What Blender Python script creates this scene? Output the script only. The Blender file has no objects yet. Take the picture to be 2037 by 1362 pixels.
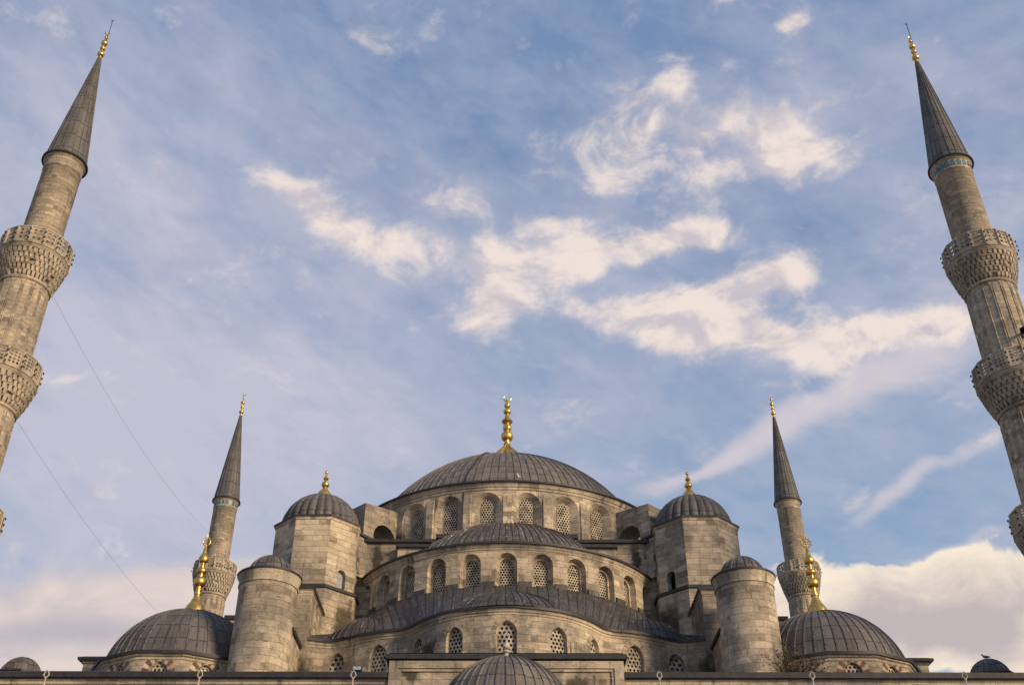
import bpy, math, random
from mathutils import Vector, Matrix
random.seed(7)
PI = math.pi
R_ = math.radians
scene = bpy.context.scene
COL = scene.collection
EYE = 1.7                      # heights below are measured from eye level; ground is at -EYE

# ------------------------------------------------------------------ camera
cam_d = bpy.data.cameras.new('camera')
cam = bpy.data.objects.new('camera', cam_d)
COL.objects.link(cam)
cam.location = (0, 0, EYE)
cam.rotation_euler = (R_(90 + 34.7), 0, R_(-0.3))
cam_d.sensor_width = 36.0
cam_d.lens = 2135.0 / 2037.0 * 36.0
cam_d.clip_start = 0.1
cam_d.clip_end = 20000
scene.camera = cam

# ------------------------------------------------------------------ exposure
scene.view_settings.view_transform = 'Standard'
scene.view_settings.look = 'None'
scene.view_settings.exposure = 0.1
scene.view_settings.gamma = 1.0
scene.view_settings.use_curve_mapping = False

# ------------------------------------------------------------------ sun
SUN_AZ, SUN_EL = 130.0, 19.0       # azimuth clockwise from the view (+Y), low evening sun on the right
sd = bpy.data.lights.new('sun', 'SUN')
sd.energy = 3.9
sd.angle = R_(14)
sd.color = (1.0, 0.77, 0.50)
sun = bpy.data.objects.new('sun', sd)
COL.objects.link(sun)
sdir = Vector((math.sin(R_(SUN_AZ)) * math.cos(R_(SUN_EL)), math.cos(R_(SUN_AZ)) * math.cos(R_(SUN_EL)), math.sin(R_(SUN_EL))))
sun.rotation_euler = sdir.to_track_quat('Z', 'Y').to_euler()
sun.location = (60, -20, 60)

# ------------------------------------------------------------------ node helper
class NT:
    def __init__(self, tree):
        self.t = tree
        tree.nodes.clear()
    def n(self, typ, **kw):
        nd = self.t.nodes.new(typ)
        for k, v in kw.items():
            setattr(nd, k, v)
        return nd
    def link(self, a, b):
        self.t.links.new(a, b)
    def put(self, sock, v):
        if hasattr(v, 'is_output'):
            self.link(v, sock)
        elif v is not None:
            if isinstance(v, (tuple, list)) and len(v) == 3 and sock.type == 'RGBA':
                v = tuple(v) + (1,)
            sock.default_value = v
    def math(self, op, a, b=None, c=None, clamp=False):
        m = self.n('ShaderNodeMath', operation=op, use_clamp=clamp)
        self.put(m.inputs[0], a)
        if b is not None: self.put(m.inputs[1], b)
        if c is not None: self.put(m.inputs[2], c)
        return m.outputs[0]
    def vmath(self, op, a, b=None):
        m = self.n('ShaderNodeVectorMath', operation=op)
        self.put(m.inputs[0], a)
        if b is not None: self.put(m.inputs[1], b)
        return m.outputs['Value'] if op in ('DOT_PRODUCT', 'LENGTH') else m.outputs[0]
    def noise(self, vec, scale, detail=4, rough=0.55, dist=0.0, out='Fac'):
        m = self.n('ShaderNodeTexNoise')
        self.put(m.inputs['Vector'], vec)
        m.inputs['Scale'].default_value = scale
        m.inputs['Detail'].default_value = detail
        m.inputs['Roughness'].default_value = rough
        m.inputs['Distortion'].default_value = dist
        return m.outputs[out]
    def mapping(self, vec, scale=(1, 1, 1), loc=(0, 0, 0), rot=(0, 0, 0), typ='POINT'):
        m = self.n('ShaderNodeMapping', vector_type=typ)
        self.put(m.inputs['Vector'], vec)
        m.inputs['Location'].default_value = loc
        m.inputs['Rotation'].default_value = rot
        m.inputs['Scale'].default_value = scale
        return m.outputs[0]
    def step(self, v, lo, hi, smooth=True):
        m = self.n('ShaderNodeMapRange', interpolation_type='SMOOTHSTEP' if smooth else 'LINEAR')
        self.put(m.inputs['Value'], v)
        m.inputs['From Min'].default_value = lo
        m.inputs['From Max'].default_value = hi
        return m.outputs[0]
    def mix(self, fac, a, b, blend='MIX'):
        m = self.n('ShaderNodeMix', data_type='RGBA', blend_type=blend)
        self.put(m.inputs['Factor'], fac)
        self.put(m.inputs[6], a)
        self.put(m.inputs[7], b)
        return m.outputs[2]

# ------------------------------------------------------------------ world: evening sky with thin veil and broken cloud
# each patch: azimuth, elevation, half width, half height (degrees on the sky), tilt, weight
SKY = {
 'cumulus': [
  (-14.4,41.4,2.8,1.1,-13,0.90),
  (-10.8,40.3,2.9,1.1,-13,0.70),
  (-7.3,39.7,2.6,1.3,-5,0.90),
  (-3.8,41.9,2.9,1.0,-5,0.70),
  (-1.5,37.1,2.0,1.6,41,1.00),
  (-0.6,36.3,1.6,0.8,1,0.80),
  (1.7,39.5,4.0,1.5,9,0.90),
  (3.9,41.1,2.4,0.9,-2,0.60),
  (5.5,38.6,3.5,1.0,12,1.00),
  (10.0,39.4,3.4,0.8,-1,1.10),
  (13.1,39.4,1.6,0.7,-8,0.80),
  (4.4,37.7,1.9,0.5,7,0.60),
  (9.1,46.3,2.6,1.8,24,0.80),
  (10.3,44.4,3.4,1.4,13,0.75),
  (12.8,48.0,0.8,1.5,1,0.50),
  (16.8,45.9,2.3,1.3,-12,0.70),
  (20.3,44.2,2.4,1.5,-4,0.90),
  (16.8,42.8,4.3,1.3,-6,0.90),
  (20.9,42.7,1.7,1.0,6,0.60),
  (22.6,49.2,1.0,0.5,24,0.70),
  (22.4,47.5,0.8,1.1,4,0.60),
  (17.6,48.1,0.9,0.4,-13,0.60),
  (3.0,45.6,2.1,1.2,-2,0.50),
  (24.6,45.5,2.1,0.6,-2,0.50),
  (29.6,44.0,0.7,0.6,-21,0.50),
  (16.2,36.9,2.8,0.9,9,1.10),
  (19.0,36.4,1.2,0.6,-11,0.70),
  (12.8,35.9,2.9,1.2,8,1.00),
  (10.1,35.1,2.9,1.3,-16,0.80),
  (14.5,34.2,4.4,1.3,-13,0.90),
  (18.7,33.6,3.7,1.3,-5,0.90),
  (23.2,32.6,4.1,1.1,-0,0.80),
  (26.7,32.6,2.1,0.9,7,0.80),
  (4.0,36.0,1.9,0.7,-12,0.70),
  (7.0,36.3,1.3,0.7,26,0.50),
  (-25.3,30.3,1.4,0.3,14,0.50),
  (27.4,26.9,1.9,0.6,24,0.50),
 ],
 'streak': [
  (11.6,27.3,4.9,0.6,17,0.80),
  (17.9,29.8,6.1,0.9,20,0.85),
  (24.4,30.8,5.2,1.1,10,0.80),
  (21.2,24.7,4.2,0.5,21,0.50),
  (25.0,25.8,3.6,0.6,18,0.60),
  (24.2,22.1,2.5,0.3,1,0.90),
  (29.7,33.2,3.6,3.2,-17,0.50),
  (29.2,38.4,4.6,4.9,-19,0.35),
  (-23.2,39.2,6.2,1.3,-0,0.35),
  (-18.9,34.8,10.0,1.5,-15,0.30),
 ],
 'veil': [
  (-26.6,33.8,11.5,12.4,16,0.90),
  (-9.5,29.8,13.1,8.7,5,0.60),
  (-21.3,24.6,11.8,7.4,9,0.70),
  (-26.7,42.8,7.0,6.1,19,0.35),
  (31.5,40.4,7.8,8.4,-21,0.50),
  (-0.3,28.8,12.0,6.6,0,0.20),
 ],
 'bank': [
  (22.1,18.5,7.5,2.6,-7,1.50),
  (25.7,19.4,4.4,2.1,-9,1.30),
  (15.8,18.1,4.1,3.9,-5,1.20),
  (20.4,21.1,1.4,1.0,-8,0.50),
  (24.0,21.2,1.4,0.8,-9,0.60),
 ],
 'low': [
  (-21.4,19.4,9.7,2.2,3,1.10),
  (-24.0,16.3,7.6,2.0,7,1.00),
  (-14.4,20.4,4.9,2.2,5,1.00),
  (-8.7,22.1,3.9,3.0,3,0.40),
 ],
 'shade': [
  (23.3,18.5,2.5,0.9,-3,0.90),
  (19.5,17.8,3.7,1.1,-6,0.50),
  (24.8,17.0,2.6,0.9,-8,0.70),
  (-22.3,18.1,6.7,1.1,7,0.80),
 ],
}

world = bpy.data.worlds.new('World')
scene.world = world
world.use_nodes = True
W = NT(world.node_tree)
tc = W.n('ShaderNodeTexCoord').outputs['Generated']
sky = W.n('ShaderNodeTexSky', sky_type='NISHITA')
sky.sun_disc = False
sky.sun_elevation = R_(SUN_EL)
sky.sun_rotation = R_(SUN_AZ)
sky.air_density = 1.0
sky.dust_density = 1.0
sky.ozone_density = 1.5

def patches(key):
    acc = None
    for az, el, a, b, tilt, w in SKY[key]:
        az, el, t = R_(az), R_(el), R_(tilt)
        c = Vector((math.sin(az) * math.cos(el), math.cos(az) * math.cos(el), math.sin(el)))
        E = Vector((math.cos(az), -math.sin(az), 0))
        U = E.cross(c)
        e1 = E * math.cos(t) + U * math.sin(t)
        e2 = U * math.cos(t) - E * math.sin(t)
        M = Matrix((c, -e1, e2)).transposed()
        v = W.mapping(warp, (1e5, math.sin(R_(a)), math.sin(R_(b))), rot=M.to_euler(), typ='TEXTURE')
        g = W.math('POWER', 0.3679, W.vmath('DOT_PRODUCT', v, v))
        acc = W.math('MULTIPLY', g, w) if acc is None else W.math('MULTIPLY_ADD', g, w, acc)
    return acc

wn = W.noise(tc, 9.0, 3, 0.5, out='Color')
warp = W.vmath('ADD', tc, W.vmath('MULTIPLY', W.vmath('SUBTRACT', wn, (0.5, 0.5, 0.5)), (0.055, 0.055, 0.055)))
cum_b = patches('cumulus')
str_b = patches('streak')
veil_b = patches('veil')
bank_b = patches('bank')
low_b = patches('low')
shade_b = patches('shade')
flat = W.mapping(tc, (1, 1, 1.5))
puff = W.noise(flat, 15.0, 10, 0.60, 0.45)
puff2 = W.noise(W.mapping(flat, loc=(0.012, 0.0, 0.020)), 15.0, 5, 0.60, 0.45)
big = W.noise(W.mapping(tc, (1, 1, 2.0), loc=(1.3, 4.1, 2)), 5.0, 8, 0.60, 0.6)
strk = W.noise(W.mapping(W.mapping(tc, rot=(0, R_(-24), 0)), (1.8, 2, 4.2)), 8.0, 9, 0.60, 0.22)
sepz = W.n('ShaderNodeSeparateXYZ')
W.link(tc, sepz.inputs[0])
base = W.mix(0.8, W.vmath('MULTIPLY', sky.outputs[0], (0.62, 0.62, 0.62)), W.mix(W.step(sepz.outputs[2], 0.30, 0.72), (2.85, 4.2, 6.1), (1.95, 3.0, 5.1)))
# thin lavender veil
vf = W.math('MULTIPLY_ADD', veil_b, 0.56, W.math('MULTIPLY_ADD', strk, 0.95, -0.475))
vf = W.math('ADD', vf, W.math('MULTIPLY_ADD', big, 1.15, -0.575))
vf = W.math('ADD', W.math('MULTIPLY_ADD', cum_b, 0.22, vf), 0.23)
vf = W.step(vf, 0.0, 1.0, False)
col = W.mix(W.math('MULTIPLY', vf, 0.94), base, (5.15, 5.1, 6.1))
# streaks
sf = W.math('MULTIPLY_ADD', strk, 1.0, W.math('MULTIPLY_ADD', str_b, 1.05, -0.66))
sf = W.math('MULTIPLY', W.step(sf, 0.05, 1.05), 0.78)
col = W.mix(sf, col, (6.4, 5.8, 6.2))
# low pale layer on the left horizon
lf = W.math('MULTIPLY_ADD', big, 1.2, W.math('MULTIPLY_ADD', low_b, 0.8, -0.75))
lf = W.math('MULTIPLY', W.step(lf, 0.05, 0.65), 0.9)
lcol = W.mix(W.step(big, 0.35, 0.65), (5.7, 5.0, 5.2), (7.7, 6.5, 5.8))
lcol = W.mix(W.math('MULTIPLY', W.step(W.math('MULTIPLY_ADD', big, 0.5, W.math('MULTIPLY', shade_b, 0.75)), 0.45, 0.95), 0.8), lcol, (4.3, 3.9, 4.5))
col = W.mix(lf, col, lcol)
# broken mid-level cloud
fine = W.noise(W.mapping(tc, (1, 1, 1.6), loc=(3, 1, 7)), 46.0, 8, 0.66, 0.5)
edge = W.math('MULTIPLY_ADD', cum_b, 1.0, -1.96)
cf = W.math('MULTIPLY_ADD', fine, 0.75, W.math('MULTIPLY_ADD', puff, 2.7, W.math('ADD', edge, -0.10)))
cf2 = W.math('MULTIPLY_ADD', fine, 0.35, W.math('MULTIPLY_ADD', puff2, 2.7, W.math('ADD', edge, 0.03)))
lit = W.step(W.math('SUBTRACT', cf, cf2), -0.38, 0.32)
ccol = W.mix(lit, (5.6, 5.1, 5.5), (8.3, 7.2, 6.6))
ca = W.math('MULTIPLY', W.step(cf, -0.18, 0.85, True), 0.94)
col = W.mix(ca, col, ccol)
# cumulus bank low on the right
bf = W.math('MULTIPLY_ADD', puff, 1.5, W.math('MULTIPLY_ADD', bank_b, 1.1, -1.30))
ba = W.step(bf, 0.05, 0.28)
btone = W.math('MULTIPLY_ADD', big, 1.3, W.math('MULTIPLY_ADD', bf, 0.50, W.math('MULTIPLY_ADD', shade_b, 0.60, W.math('MULTIPLY', puff2, -1.9))))
bcol = W.mix(W.step(btone, -0.35, 1.0), (9.0, 7.8, 6.4), (5.0, 4.4, 4.5))
col = W.mix(ba, col, bcol)
bg = W.n('ShaderNodeBackground')
W.link(col, bg.inputs['Color'])
bg.inputs['Strength'].default_value = 0.1
wo = W.n('ShaderNodeOutputWorld')
W.link(bg.outputs[0], wo.inputs['Surface'])

# ------------------------------------------------------------------ materials
def bsdf(name):
    m = bpy.data.materials.new(name)
    m.use_nodes = True
    N = NT(m.node_tree)
    b = N.n('ShaderNodeBsdfPrincipled')
    o = N.n('ShaderNodeOutputMaterial')
    N.link(b.outputs[0], o.inputs['Surface'])
    return m, N, b

def bump(N, b, h, strength=0.4, dist=0.05):
    bp = N.n('ShaderNodeBump')
    bp.inputs['Strength'].default_value = strength
    bp.inputs['Distance'].default_value = dist
    N.link(h, bp.inputs['Height'])
    N.link(bp.outputs[0], b.inputs['Normal'])

def brick(N, vec, bw, rh, mortar=0.012, off=0.5):
    k = N.n('ShaderNodeTexBrick')
    N.put(k.inputs['Vector'], vec)
    k.inputs['Color1'].default_value = (0, 0, 0, 1)
    k.inputs['Color2'].default_value = (1, 1, 1, 1)
    k.inputs['Mortar'].default_value = (0.5, 0.5, 0.5, 1)
    k.inputs['Scale'].default_value = 1.0
    k.inputs['Mortar Size'].default_value = mortar
    k.inputs['Mortar Smooth'].default_value = 0.2
    k.inputs['Brick Width'].default_value = bw
    k.inputs['Row Height'].default_value = rh
    k.offset = off
    k.squash = 0.7
    k.squash_frequency = 3
    return k.outputs['Color'], k.outputs['Fac']

STAINS = []      # x, y, z, half width, half height of damp dark growth on the walls
for sx in (-1, 1):
    STAINS += [(sx * 11.0, 71.2, 25.6, 1.1, 2.0), (sx * 12.3, 65.7, 20.2, 0.9, 2.2), (sx * 9.4, 73.2, 31.2, 0.5, 1.8), (sx * 10.9, 73.2, 31.0, 0.35, 1.6)]
STAINS += [(-8.2, 75.6, 33.6, 0.7, 1.5), (6.1, 63.4, 20.6, 0.6, 1.2), (-4.6, 61.9, 20.6, 0.55, 1.6), (3.8, 57.9, 17.4, 0.9, 1.1), (-5.2, 57.9, 18.4, 0.7, 0.5)]
def stone(name, light, dark, bw=0.95, rh=0.42, stain=0.68, moss=0.0, joint=0.24, patch=0.5, damp=False, blotch=0.66):
    """Weathered limestone ashlar: per-block tone, stained patches, run-off streaks."""
    m, N, b = bsdf(name)
    uv = N.n('ShaderNodeUVMap').outputs[0]
    pos = N.n('ShaderNodeNewGeometry').outputs['Position']
    wob = N.noise(pos, 1.4, 2, out='Color')
    v = N.vmath('ADD', uv, N.vmath('MULTIPLY', N.vmath('SUBTRACT', wob, (0.5, 0.5, 0.5)), (0.05, 0.035, 0)))
    c1, f1 = brick(N, v, bw, rh, 0.014)
    c2, _ = brick(N, N.mapping(v, loc=(0.31, 0.0, 0)), bw * 1.9, rh, 0.0)
    big = N.noise(pos, 0.32, 6, 0.62)
    mid = N.noise(N.mapping(pos, (1, 1, 2.2)), 1.5, 6, 0.70)
    grain = N.noise(pos, 9.0, 5, 0.7)
    tone = N.math('MULTIPLY_ADD', c1, 0.42 * patch * 2, N.math('MULTIPLY_ADD', c2, 0.34, N.math('MULTIPLY_ADD', mid, 0.9, N.math('MULTIPLY', big, 0.9))))
    col = N.mix(N.step(tone, 0.72, 1.60, False), dark, light)
    # repaired, cleaner blocks and darker weathered blocks
    odd = N.step(N.math('MULTIPLY', c1, mid), 0.44, 0.54)
    col = N.mix(N.math('MULTIPLY', odd, 0.40), col, tuple(min(1, x * 1.35) for x in light))
    old = N.step(N.math('MULTIPLY', N.math('SUBTRACT', 1.0, c1), N.noise(pos, 0.9, 4, 0.6)), 0.40, 0.52)
    col = N.mix(N.math('MULTIPLY', old, 0.6), col, tuple(x * 0.50 for x in dark))
    # grey patina
    grey = N.step(N.noise(N.mapping(pos, loc=(5, 3, 9)), 0.25, 9, 0.70), 0.45, 0.58)
    lum = sum(dark) / 3
    col = N.mix(N.math('MULTIPLY', grey, blotch), col, (lum * 0.74, lum * 0.66, lum * 0.58))
    # run-off streaks
    st = N.noise(N.mapping(uv, (1.5, 0.12, 1)), 1.0, 7, 0.7, 0.3)
    st = N.math('MULTIPLY', N.step(st, 0.52, 0.66), N.step(N.noise(N.mapping(pos, loc=(9, 1, 4)), 0.5, 5, 0.65), 0.42, 0.58))
    col = N.mix(N.math('MULTIPLY', st, stain), col, (0.050, 0.042, 0.034))
    # pits and long horizontal cracks along the beds
    pit = N.step(N.noise(N.mapping(pos, (1, 1, 4.5)), 2.2, 8, 0.78), 0.585, 0.67)
    col = N.mix(N.math('MULTIPLY', pit, 0.5), col, (0.060, 0.048, 0.038))
    fleck = N.step(N.noise(N.mapping(pos, (1, 1, 3.0), loc=(4, 4, 4)), 2.6, 7, 0.75), 0.60, 0.68)
    col = N.mix(N.math('MULTIPLY', fleck, 0.35), col, tuple(min(1, x * 1.25) for x in light))
    if damp:
        acc = None
        rag = N.vmath('ADD', pos, N.vmath('MULTIPLY', N.vmath('SUBTRACT', N.noise(pos, 1.6, 5, 0.7, out='Color'), (0.5, 0.5, 0.5)), (1.3, 1.3, 1.3)))
        for x, y, z, a, h_ in STAINS:
            v_ = N.mapping(rag, (a, 1.3, h_), loc=(x, y, z + EYE), typ='TEXTURE')
            g_ = N.math('POWER', 0.3679, N.vmath('DOT_PRODUCT', v_, v_))
            acc = g_ if acc is None else N.math('ADD', acc, g_)
        dm_ = N.step(N.math('MULTIPLY_ADD', N.noise(N.mapping(pos, (2.5, 2.5, 0.5)), 1.0, 5, 0.7), 0.6, N.math('MULTIPLY_ADD', acc, 0.9, -0.45)), 0.12, 0.55)
        col = N.mix(N.math('MULTIPLY', dm_, 0.86), col, (0.030, 0.027, 0.017))
    if moss:
        mo = N.math('MULTIPLY', N.step(N.noise(N.mapping(pos, loc=(1, 8, 2)), 0.35, 6, 0.7), 0.52, 0.66), moss)
        col = N.mix(mo, col, (0.045, 0.05, 0.022))
    col = N.mix(N.math('MULTIPLY', f1, joint), col, (0.075, 0.062, 0.05))
    N.link(col, b.inputs['Base Color'])
    b.inputs['Roughness'].default_value = 0.92
    b.inputs['Specular IOR Level'].default_value = 0.2
    h = N.math('SUBTRACT', N.math('MULTIPLY_ADD', mid, 0.8, N.math('MULTIPLY_ADD', c1, 0.35, N.math('MULTIPLY', grain, 0.5))), N.math('ADD', N.math('MULTIPLY', f1, 0.8), N.math('MULTIPLY', pit, 0.9)))
    bump(N, b, h, 0.8, 0.07)
    return m

def lead(name, base, pale, streak=0.35, seam=1.1, dirt=0.6):
    """Weathered sheet lead. UV x counts sheets between ribs, UV y is metres down the slope."""
    m, N, b = bsdf(name)
    uv = N.n('ShaderNodeUVMap').outputs[0]
    pos = N.n('ShaderNodeNewGeometry').outputs['Position']
    sep = N.n('ShaderNodeSeparateXYZ')
    N.link(uv, sep.inputs[0])
    u, vv = sep.outputs[0], sep.outputs[1]
    wn = N.n('ShaderNodeTexWhiteNoise', noise_dimensions='1D')
    N.link(N.math('FLOOR', u), wn.inputs['W'])
    row = N.math('DIVIDE', N.math('MULTIPLY_ADD', wn.outputs['Value'], 0.16, vv), seam)
    fr = N.math('FRACT', row)
    line = N.math('SUBTRACT', 1.0, N.step(N.math('ABSOLUTE', N.math('SUBTRACT', fr, 0.5)), 0.0, 0.065))
    wn2 = N.n('ShaderNodeTexWhiteNoise', noise_dimensions='2D')
    cv = N.n('ShaderNodeCombineXYZ')
    N.link(N.math('FLOOR', u), cv.inputs[0])
    N.link(N.math('FLOOR', N.math('ADD', row, 0.5)), cv.inputs[1])
    N.link(cv.outputs[0], wn2.inputs['Vector'])
    mid = N.noise(pos, 1.1, 6, 0.65)
    tone = N.math('MULTIPLY_ADD', wn2.outputs['Value'], 0.42, N.math('MULTIPLY_ADD', mid, 0.9, -0.03))
    col = N.mix(N.step(tone, 0.25, 0.95, False), tuple(x * 0.66 for x in base), tuple(x * 1.42 for x in base))
    # streaks of pale oxide and dark water marks running down the slope
    sv = N.mapping(uv, (5.0, 0.30, 1))
    s1 = N.step(N.noise(sv, 1.0, 5, 0.7, 0.2), 0.54, 0.70)
    s2 = N.step(N.noise(N.mapping(uv, (3.0, 0.22, 1), loc=(7, 3, 0)), 1.0, 5, 0.65, 0.2), 0.52, 0.66)
    col = N.mix(N.math('MULTIPLY', s2, dirt), col, tuple(x * 0.38 for x in base))
    col = N.mix(N.math('MULTIPLY', s1, streak), col, pale)
    ch = N.step(N.noise(N.mapping(uv, (9.0, 1.6, 1), loc=(2, 9, 0)), 1.0, 4, 0.7), 0.60, 0.68)
    col = N.mix(N.math('MULTIPLY', ch, streak), col, tuple(min(1, x * 1.7) for x in pale))
    col = N.mix(N.math('MULTIPLY', line, 0.8), col, (0.018, 0.016, 0.016))
    N.link(col, b.inputs['Base Color'])
    b.inputs['Roughness'].default_value = 0.62
    b.inputs['Specular IOR Level'].default_value = 0.35
    h = N.math('SUBTRACT', N.math('MULTIPLY_ADD', mid, 0.5, N.math('MULTIPLY', N.noise(pos, 4.0, 3, 0.6), 0.4)), N.math('MULTIPLY', line, 0.8))
    bump(N, b, h, 0.5, 0.05)
    return m

def plain(name, col, rough=0.6, metal=0.0, var=0.25, scale=3.0, spec=0.4):
    m, N, b = bsdf(name)
    pos = N.n('ShaderNodeNewGeometry').outputs['Position']
    nz = N.noise(pos, scale, 5, 0.6)
    N.link(N.mix(N.step(nz, 0.3, 0.7), tuple(x * (1 - var) for x in col), tuple(min(1, x * (1 + var)) for x in col)), b.inputs['Base Color'])
    b.inputs['Roughness'].default_value = rough
    b.inputs['Metallic'].default_value = metal
    b.inputs['Specular IOR Level'].default_value = spec
    return m

M = {}
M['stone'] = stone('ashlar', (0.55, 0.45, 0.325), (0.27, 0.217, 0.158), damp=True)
M['stone_main'] = stone('drum_stone', (0.60, 0.495, 0.36), (0.30, 0.243, 0.175), stain=0.72, moss=0.25, patch=0.7, damp=True)
M['stone_exedra'] = stone('exedra_stone', (0.555, 0.455, 0.335), (0.26, 0.21, 0.156), stain=0.8, moss=0.35, damp=True)
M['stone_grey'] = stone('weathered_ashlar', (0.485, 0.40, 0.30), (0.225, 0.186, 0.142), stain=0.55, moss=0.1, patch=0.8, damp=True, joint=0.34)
M['stone_tower'] = stone('minaret_stone', (0.52, 0.425, 0.31), (0.27, 0.22, 0.165), bw=0.8, rh=0.34, stain=0.5, blotch=0.38, patch=0.38)
M['carved'] = stone('carved_stone', (0.62, 0.52, 0.39), (0.34, 0.285, 0.215), bw=30, rh=30, stain=0.55, joint=0, blotch=0.4)
M['moulding'] = stone('cornice_stone', (0.60, 0.50, 0.37), (0.32, 0.262, 0.195), bw=1.6, rh=9, stain=0.75)
M['lattice'] = plain('pierced_stone', (0.36, 0.31, 0.24), 0.9, var=0.45, scale=2.0, spec=0.2)
M['glass'] = plain('dark_glass', (0.040, 0.036, 0.034), 0.3, var=0.85, scale=0.9, spec=0.5)  # tone variation paints lighter sky reflections into some panes
M['glass_pale'] = plain('pale_pane', (0.30, 0.31, 0.33), 0.3, var=0.2)
M['void'] = plain('dark_opening', (0.012, 0.011, 0.010), 0.9, var=0.1, spec=0.05)
M['lead'] = lead('sheet_lead', (0.098, 0.088, 0.083), (0.24, 0.22, 0.20), 0.38)
M['lead_main'] = lead('sheet_lead_brown', (0.135, 0.118, 0.103), (0.25, 0.22, 0.19), 0.32, seam=0.95)
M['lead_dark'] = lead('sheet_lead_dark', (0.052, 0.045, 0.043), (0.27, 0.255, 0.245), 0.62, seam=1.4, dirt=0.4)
M['lead_half'] = lead('sheet_lead_streaked', (0.078, 0.068, 0.065), (0.40, 0.36, 0.32), 0.85, seam=1.0)
M['lead_edge'] = plain('lead_edge', (0.030, 0.028, 0.030), 0.55, var=0.3)
M['lead_cone'] = lead('spire_lead', (0.105, 0.096, 0.089), (0.18, 0.165, 0.15), 0.25, seam=1.55)
M['gold'] = plain('gilded_copper', (0.70, 0.45, 0.13), 0.40, 1.0, var=0.32, scale=5)
M['pale_finial'] = plain('pale_metal', (0.44, 0.38, 0.32), 0.5, 0.0, var=0.25, scale=8)
M['tile'] = plain('blue_tile', (0.05, 0.15, 0.20), 0.35, var=0.45, scale=5)
M['red'] = plain('red_voussoir', (0.15, 0.075, 0.058), 0.9, var=0.3, spec=0.2)
M['black'] = plain('black_metal', (0.025, 0.024, 0.024), 0.5, var=0.2)
M['cable'] = plain('steel_cable', (0.25, 0.25, 0.29), 0.5, var=0.1)
M['bark'] = plain('dry_twig', (0.10, 0.075, 0.05), 0.9, var=0.4, scale=6)
M['leaf'] = plain('dry_leaf', (0.09, 0.07, 0.035), 0.8, var=0.5, scale=6)
M['gull'] = plain('white_feather', (0.62, 0.60, 0.57), 0.8, var=0.15, scale=12)
M['dove'] = plain('brown_feather', (0.22, 0.17, 0.15), 0.8, var=0.3, scale=12)
M['lamp_glass'] = plain('lamp_glass', (0.26, 0.36, 0.44), 0.15, var=0.1)
M['marble'] = stone('courtyard_marble', (0.52, 0.47, 0.40), (0.32, 0.29, 0.25), bw=1.6, rh=0.9, stain=0.1)

# ------------------------------------------------------------------ mesh building
WL = {}                        # authoring-space origin of every object
class MB:
    def __init__(self):
        self.v = []; self.f = []; self.uv = []; self.mi = []; self.sm = []; self.m = 0; self.smooth = True
    def face(self, pts, uvs=None, smooth=None):
        i = len(self.v)
        self.v.extend([tuple(p) for p in pts])
        self.f.append(tuple(range(i, i + len(pts))))
        if uvs is None:
            a = Vector(pts[1]) - Vector(pts[0]); b = Vector(pts[2]) - Vector(pts[0])
            n = a.cross(b)
            ax, ay, az = abs(n.x), abs(n.y), abs(n.z)
            if az > max(ax, ay): uvs = [(p[0], p[1]) for p in pts]
            elif ax > ay: uvs = [(p[1], p[2]) for p in pts]
            else: uvs = [(p[0], p[2]) for p in pts]
        self.uv.append(uvs); self.mi.append(self.m)
        self.sm.append(self.smooth if smooth is None else smooth)
    def grid(self, P, UV, smooth=True):
        for i in range(len(P) - 1):
            for j in range(len(P[0]) - 1):
                self.face([P[i][j], P[i + 1][j], P[i + 1][j + 1], P[i][j + 1]],
                          [UV[i][j], UV[i + 1][j], UV[i + 1][j + 1], UV[i][j + 1]], smooth)
    def build(self, name, mats, parent=None, loc=None, rotz=0.0):
        """loc: authoring position of the object's own origin (vertices are then local to it)."""
        if not isinstance(mats, (list, tuple)): mats = [mats]
        po = WL[parent.name] if parent else Vector((0, 0, -EYE))
        key = {}; vs = []; fs = []
        off = po if loc is None else Vector((0, 0, 0))
        for f in self.f:
            q = []
            for i in f:
                p = self.v[i]
                k = (round(p[0], 4), round(p[1], 4), round(p[2], 4))
                if k not in key:
                    key[k] = len(vs); vs.append((p[0] - off[0], p[1] - off[1], p[2] - off[2]))
                q.append(key[k])
            fs.append(q)
        keep = []; F2 = []
        for n, q in enumerate(fs):
            r = [x for i, x in enumerate(q) if x != q[i - 1]]
            if len(set(r)) == len(r) and len(r) >= 3:
                F2.append(r)
                keep.append((n, [i for i, x in enumerate(q) if x != q[i - 1]]))
        me = bpy.data.meshes.new(name)
        me.from_pydata(vs, [], F2)
        ul = me.uv_layers.new(name='UVMap')
        flat = []
        for n, idx in keep:
            for i in idx: flat.extend(self.uv[n][i])
        if len(flat) == 2 * len(me.loops):
            ul.data.foreach_set('uv', flat)
        me.polygons.foreach_set('material_index', [self.mi[n] for n, _ in keep])
        me.polygons.foreach_set('use_smooth', [self.sm[n] for n, _ in keep])
        for m in mats: me.materials.append(m)
        me.set_sharp_from_angle(angle=R_(38))
        me.update()
        o = bpy.data.objects.new(name, me)
        COL.objects.link(o)
        if parent:
            o.parent = parent
        if loc is not None:
            o.location = Vector(loc) - po
            WL[o.name] = Vector(loc)
        else:
            if parent: WL[o.name] = po
            else:
                WL[o.name] = po
        o.rotation_euler = (0, 0, rotz)
        return o

def tag(o, label=None, cat=None, group=None, kind=None):
    if label: o['label'] = label
    if cat: o['category'] = cat
    if group: o['group'] = group
    if kind: o['kind'] = kind
    return o

def empty(name, loc, label, cat, group=None):
    o = bpy.data.objects.new(name, None)
    COL.objects.link(o)
    o.empty_display_size = 0.3
    o.location = (loc[0], loc[1], loc[2] + EYE)
    WL[o.name] = Vector(loc)
    return tag(o, label, cat, group)

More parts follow.
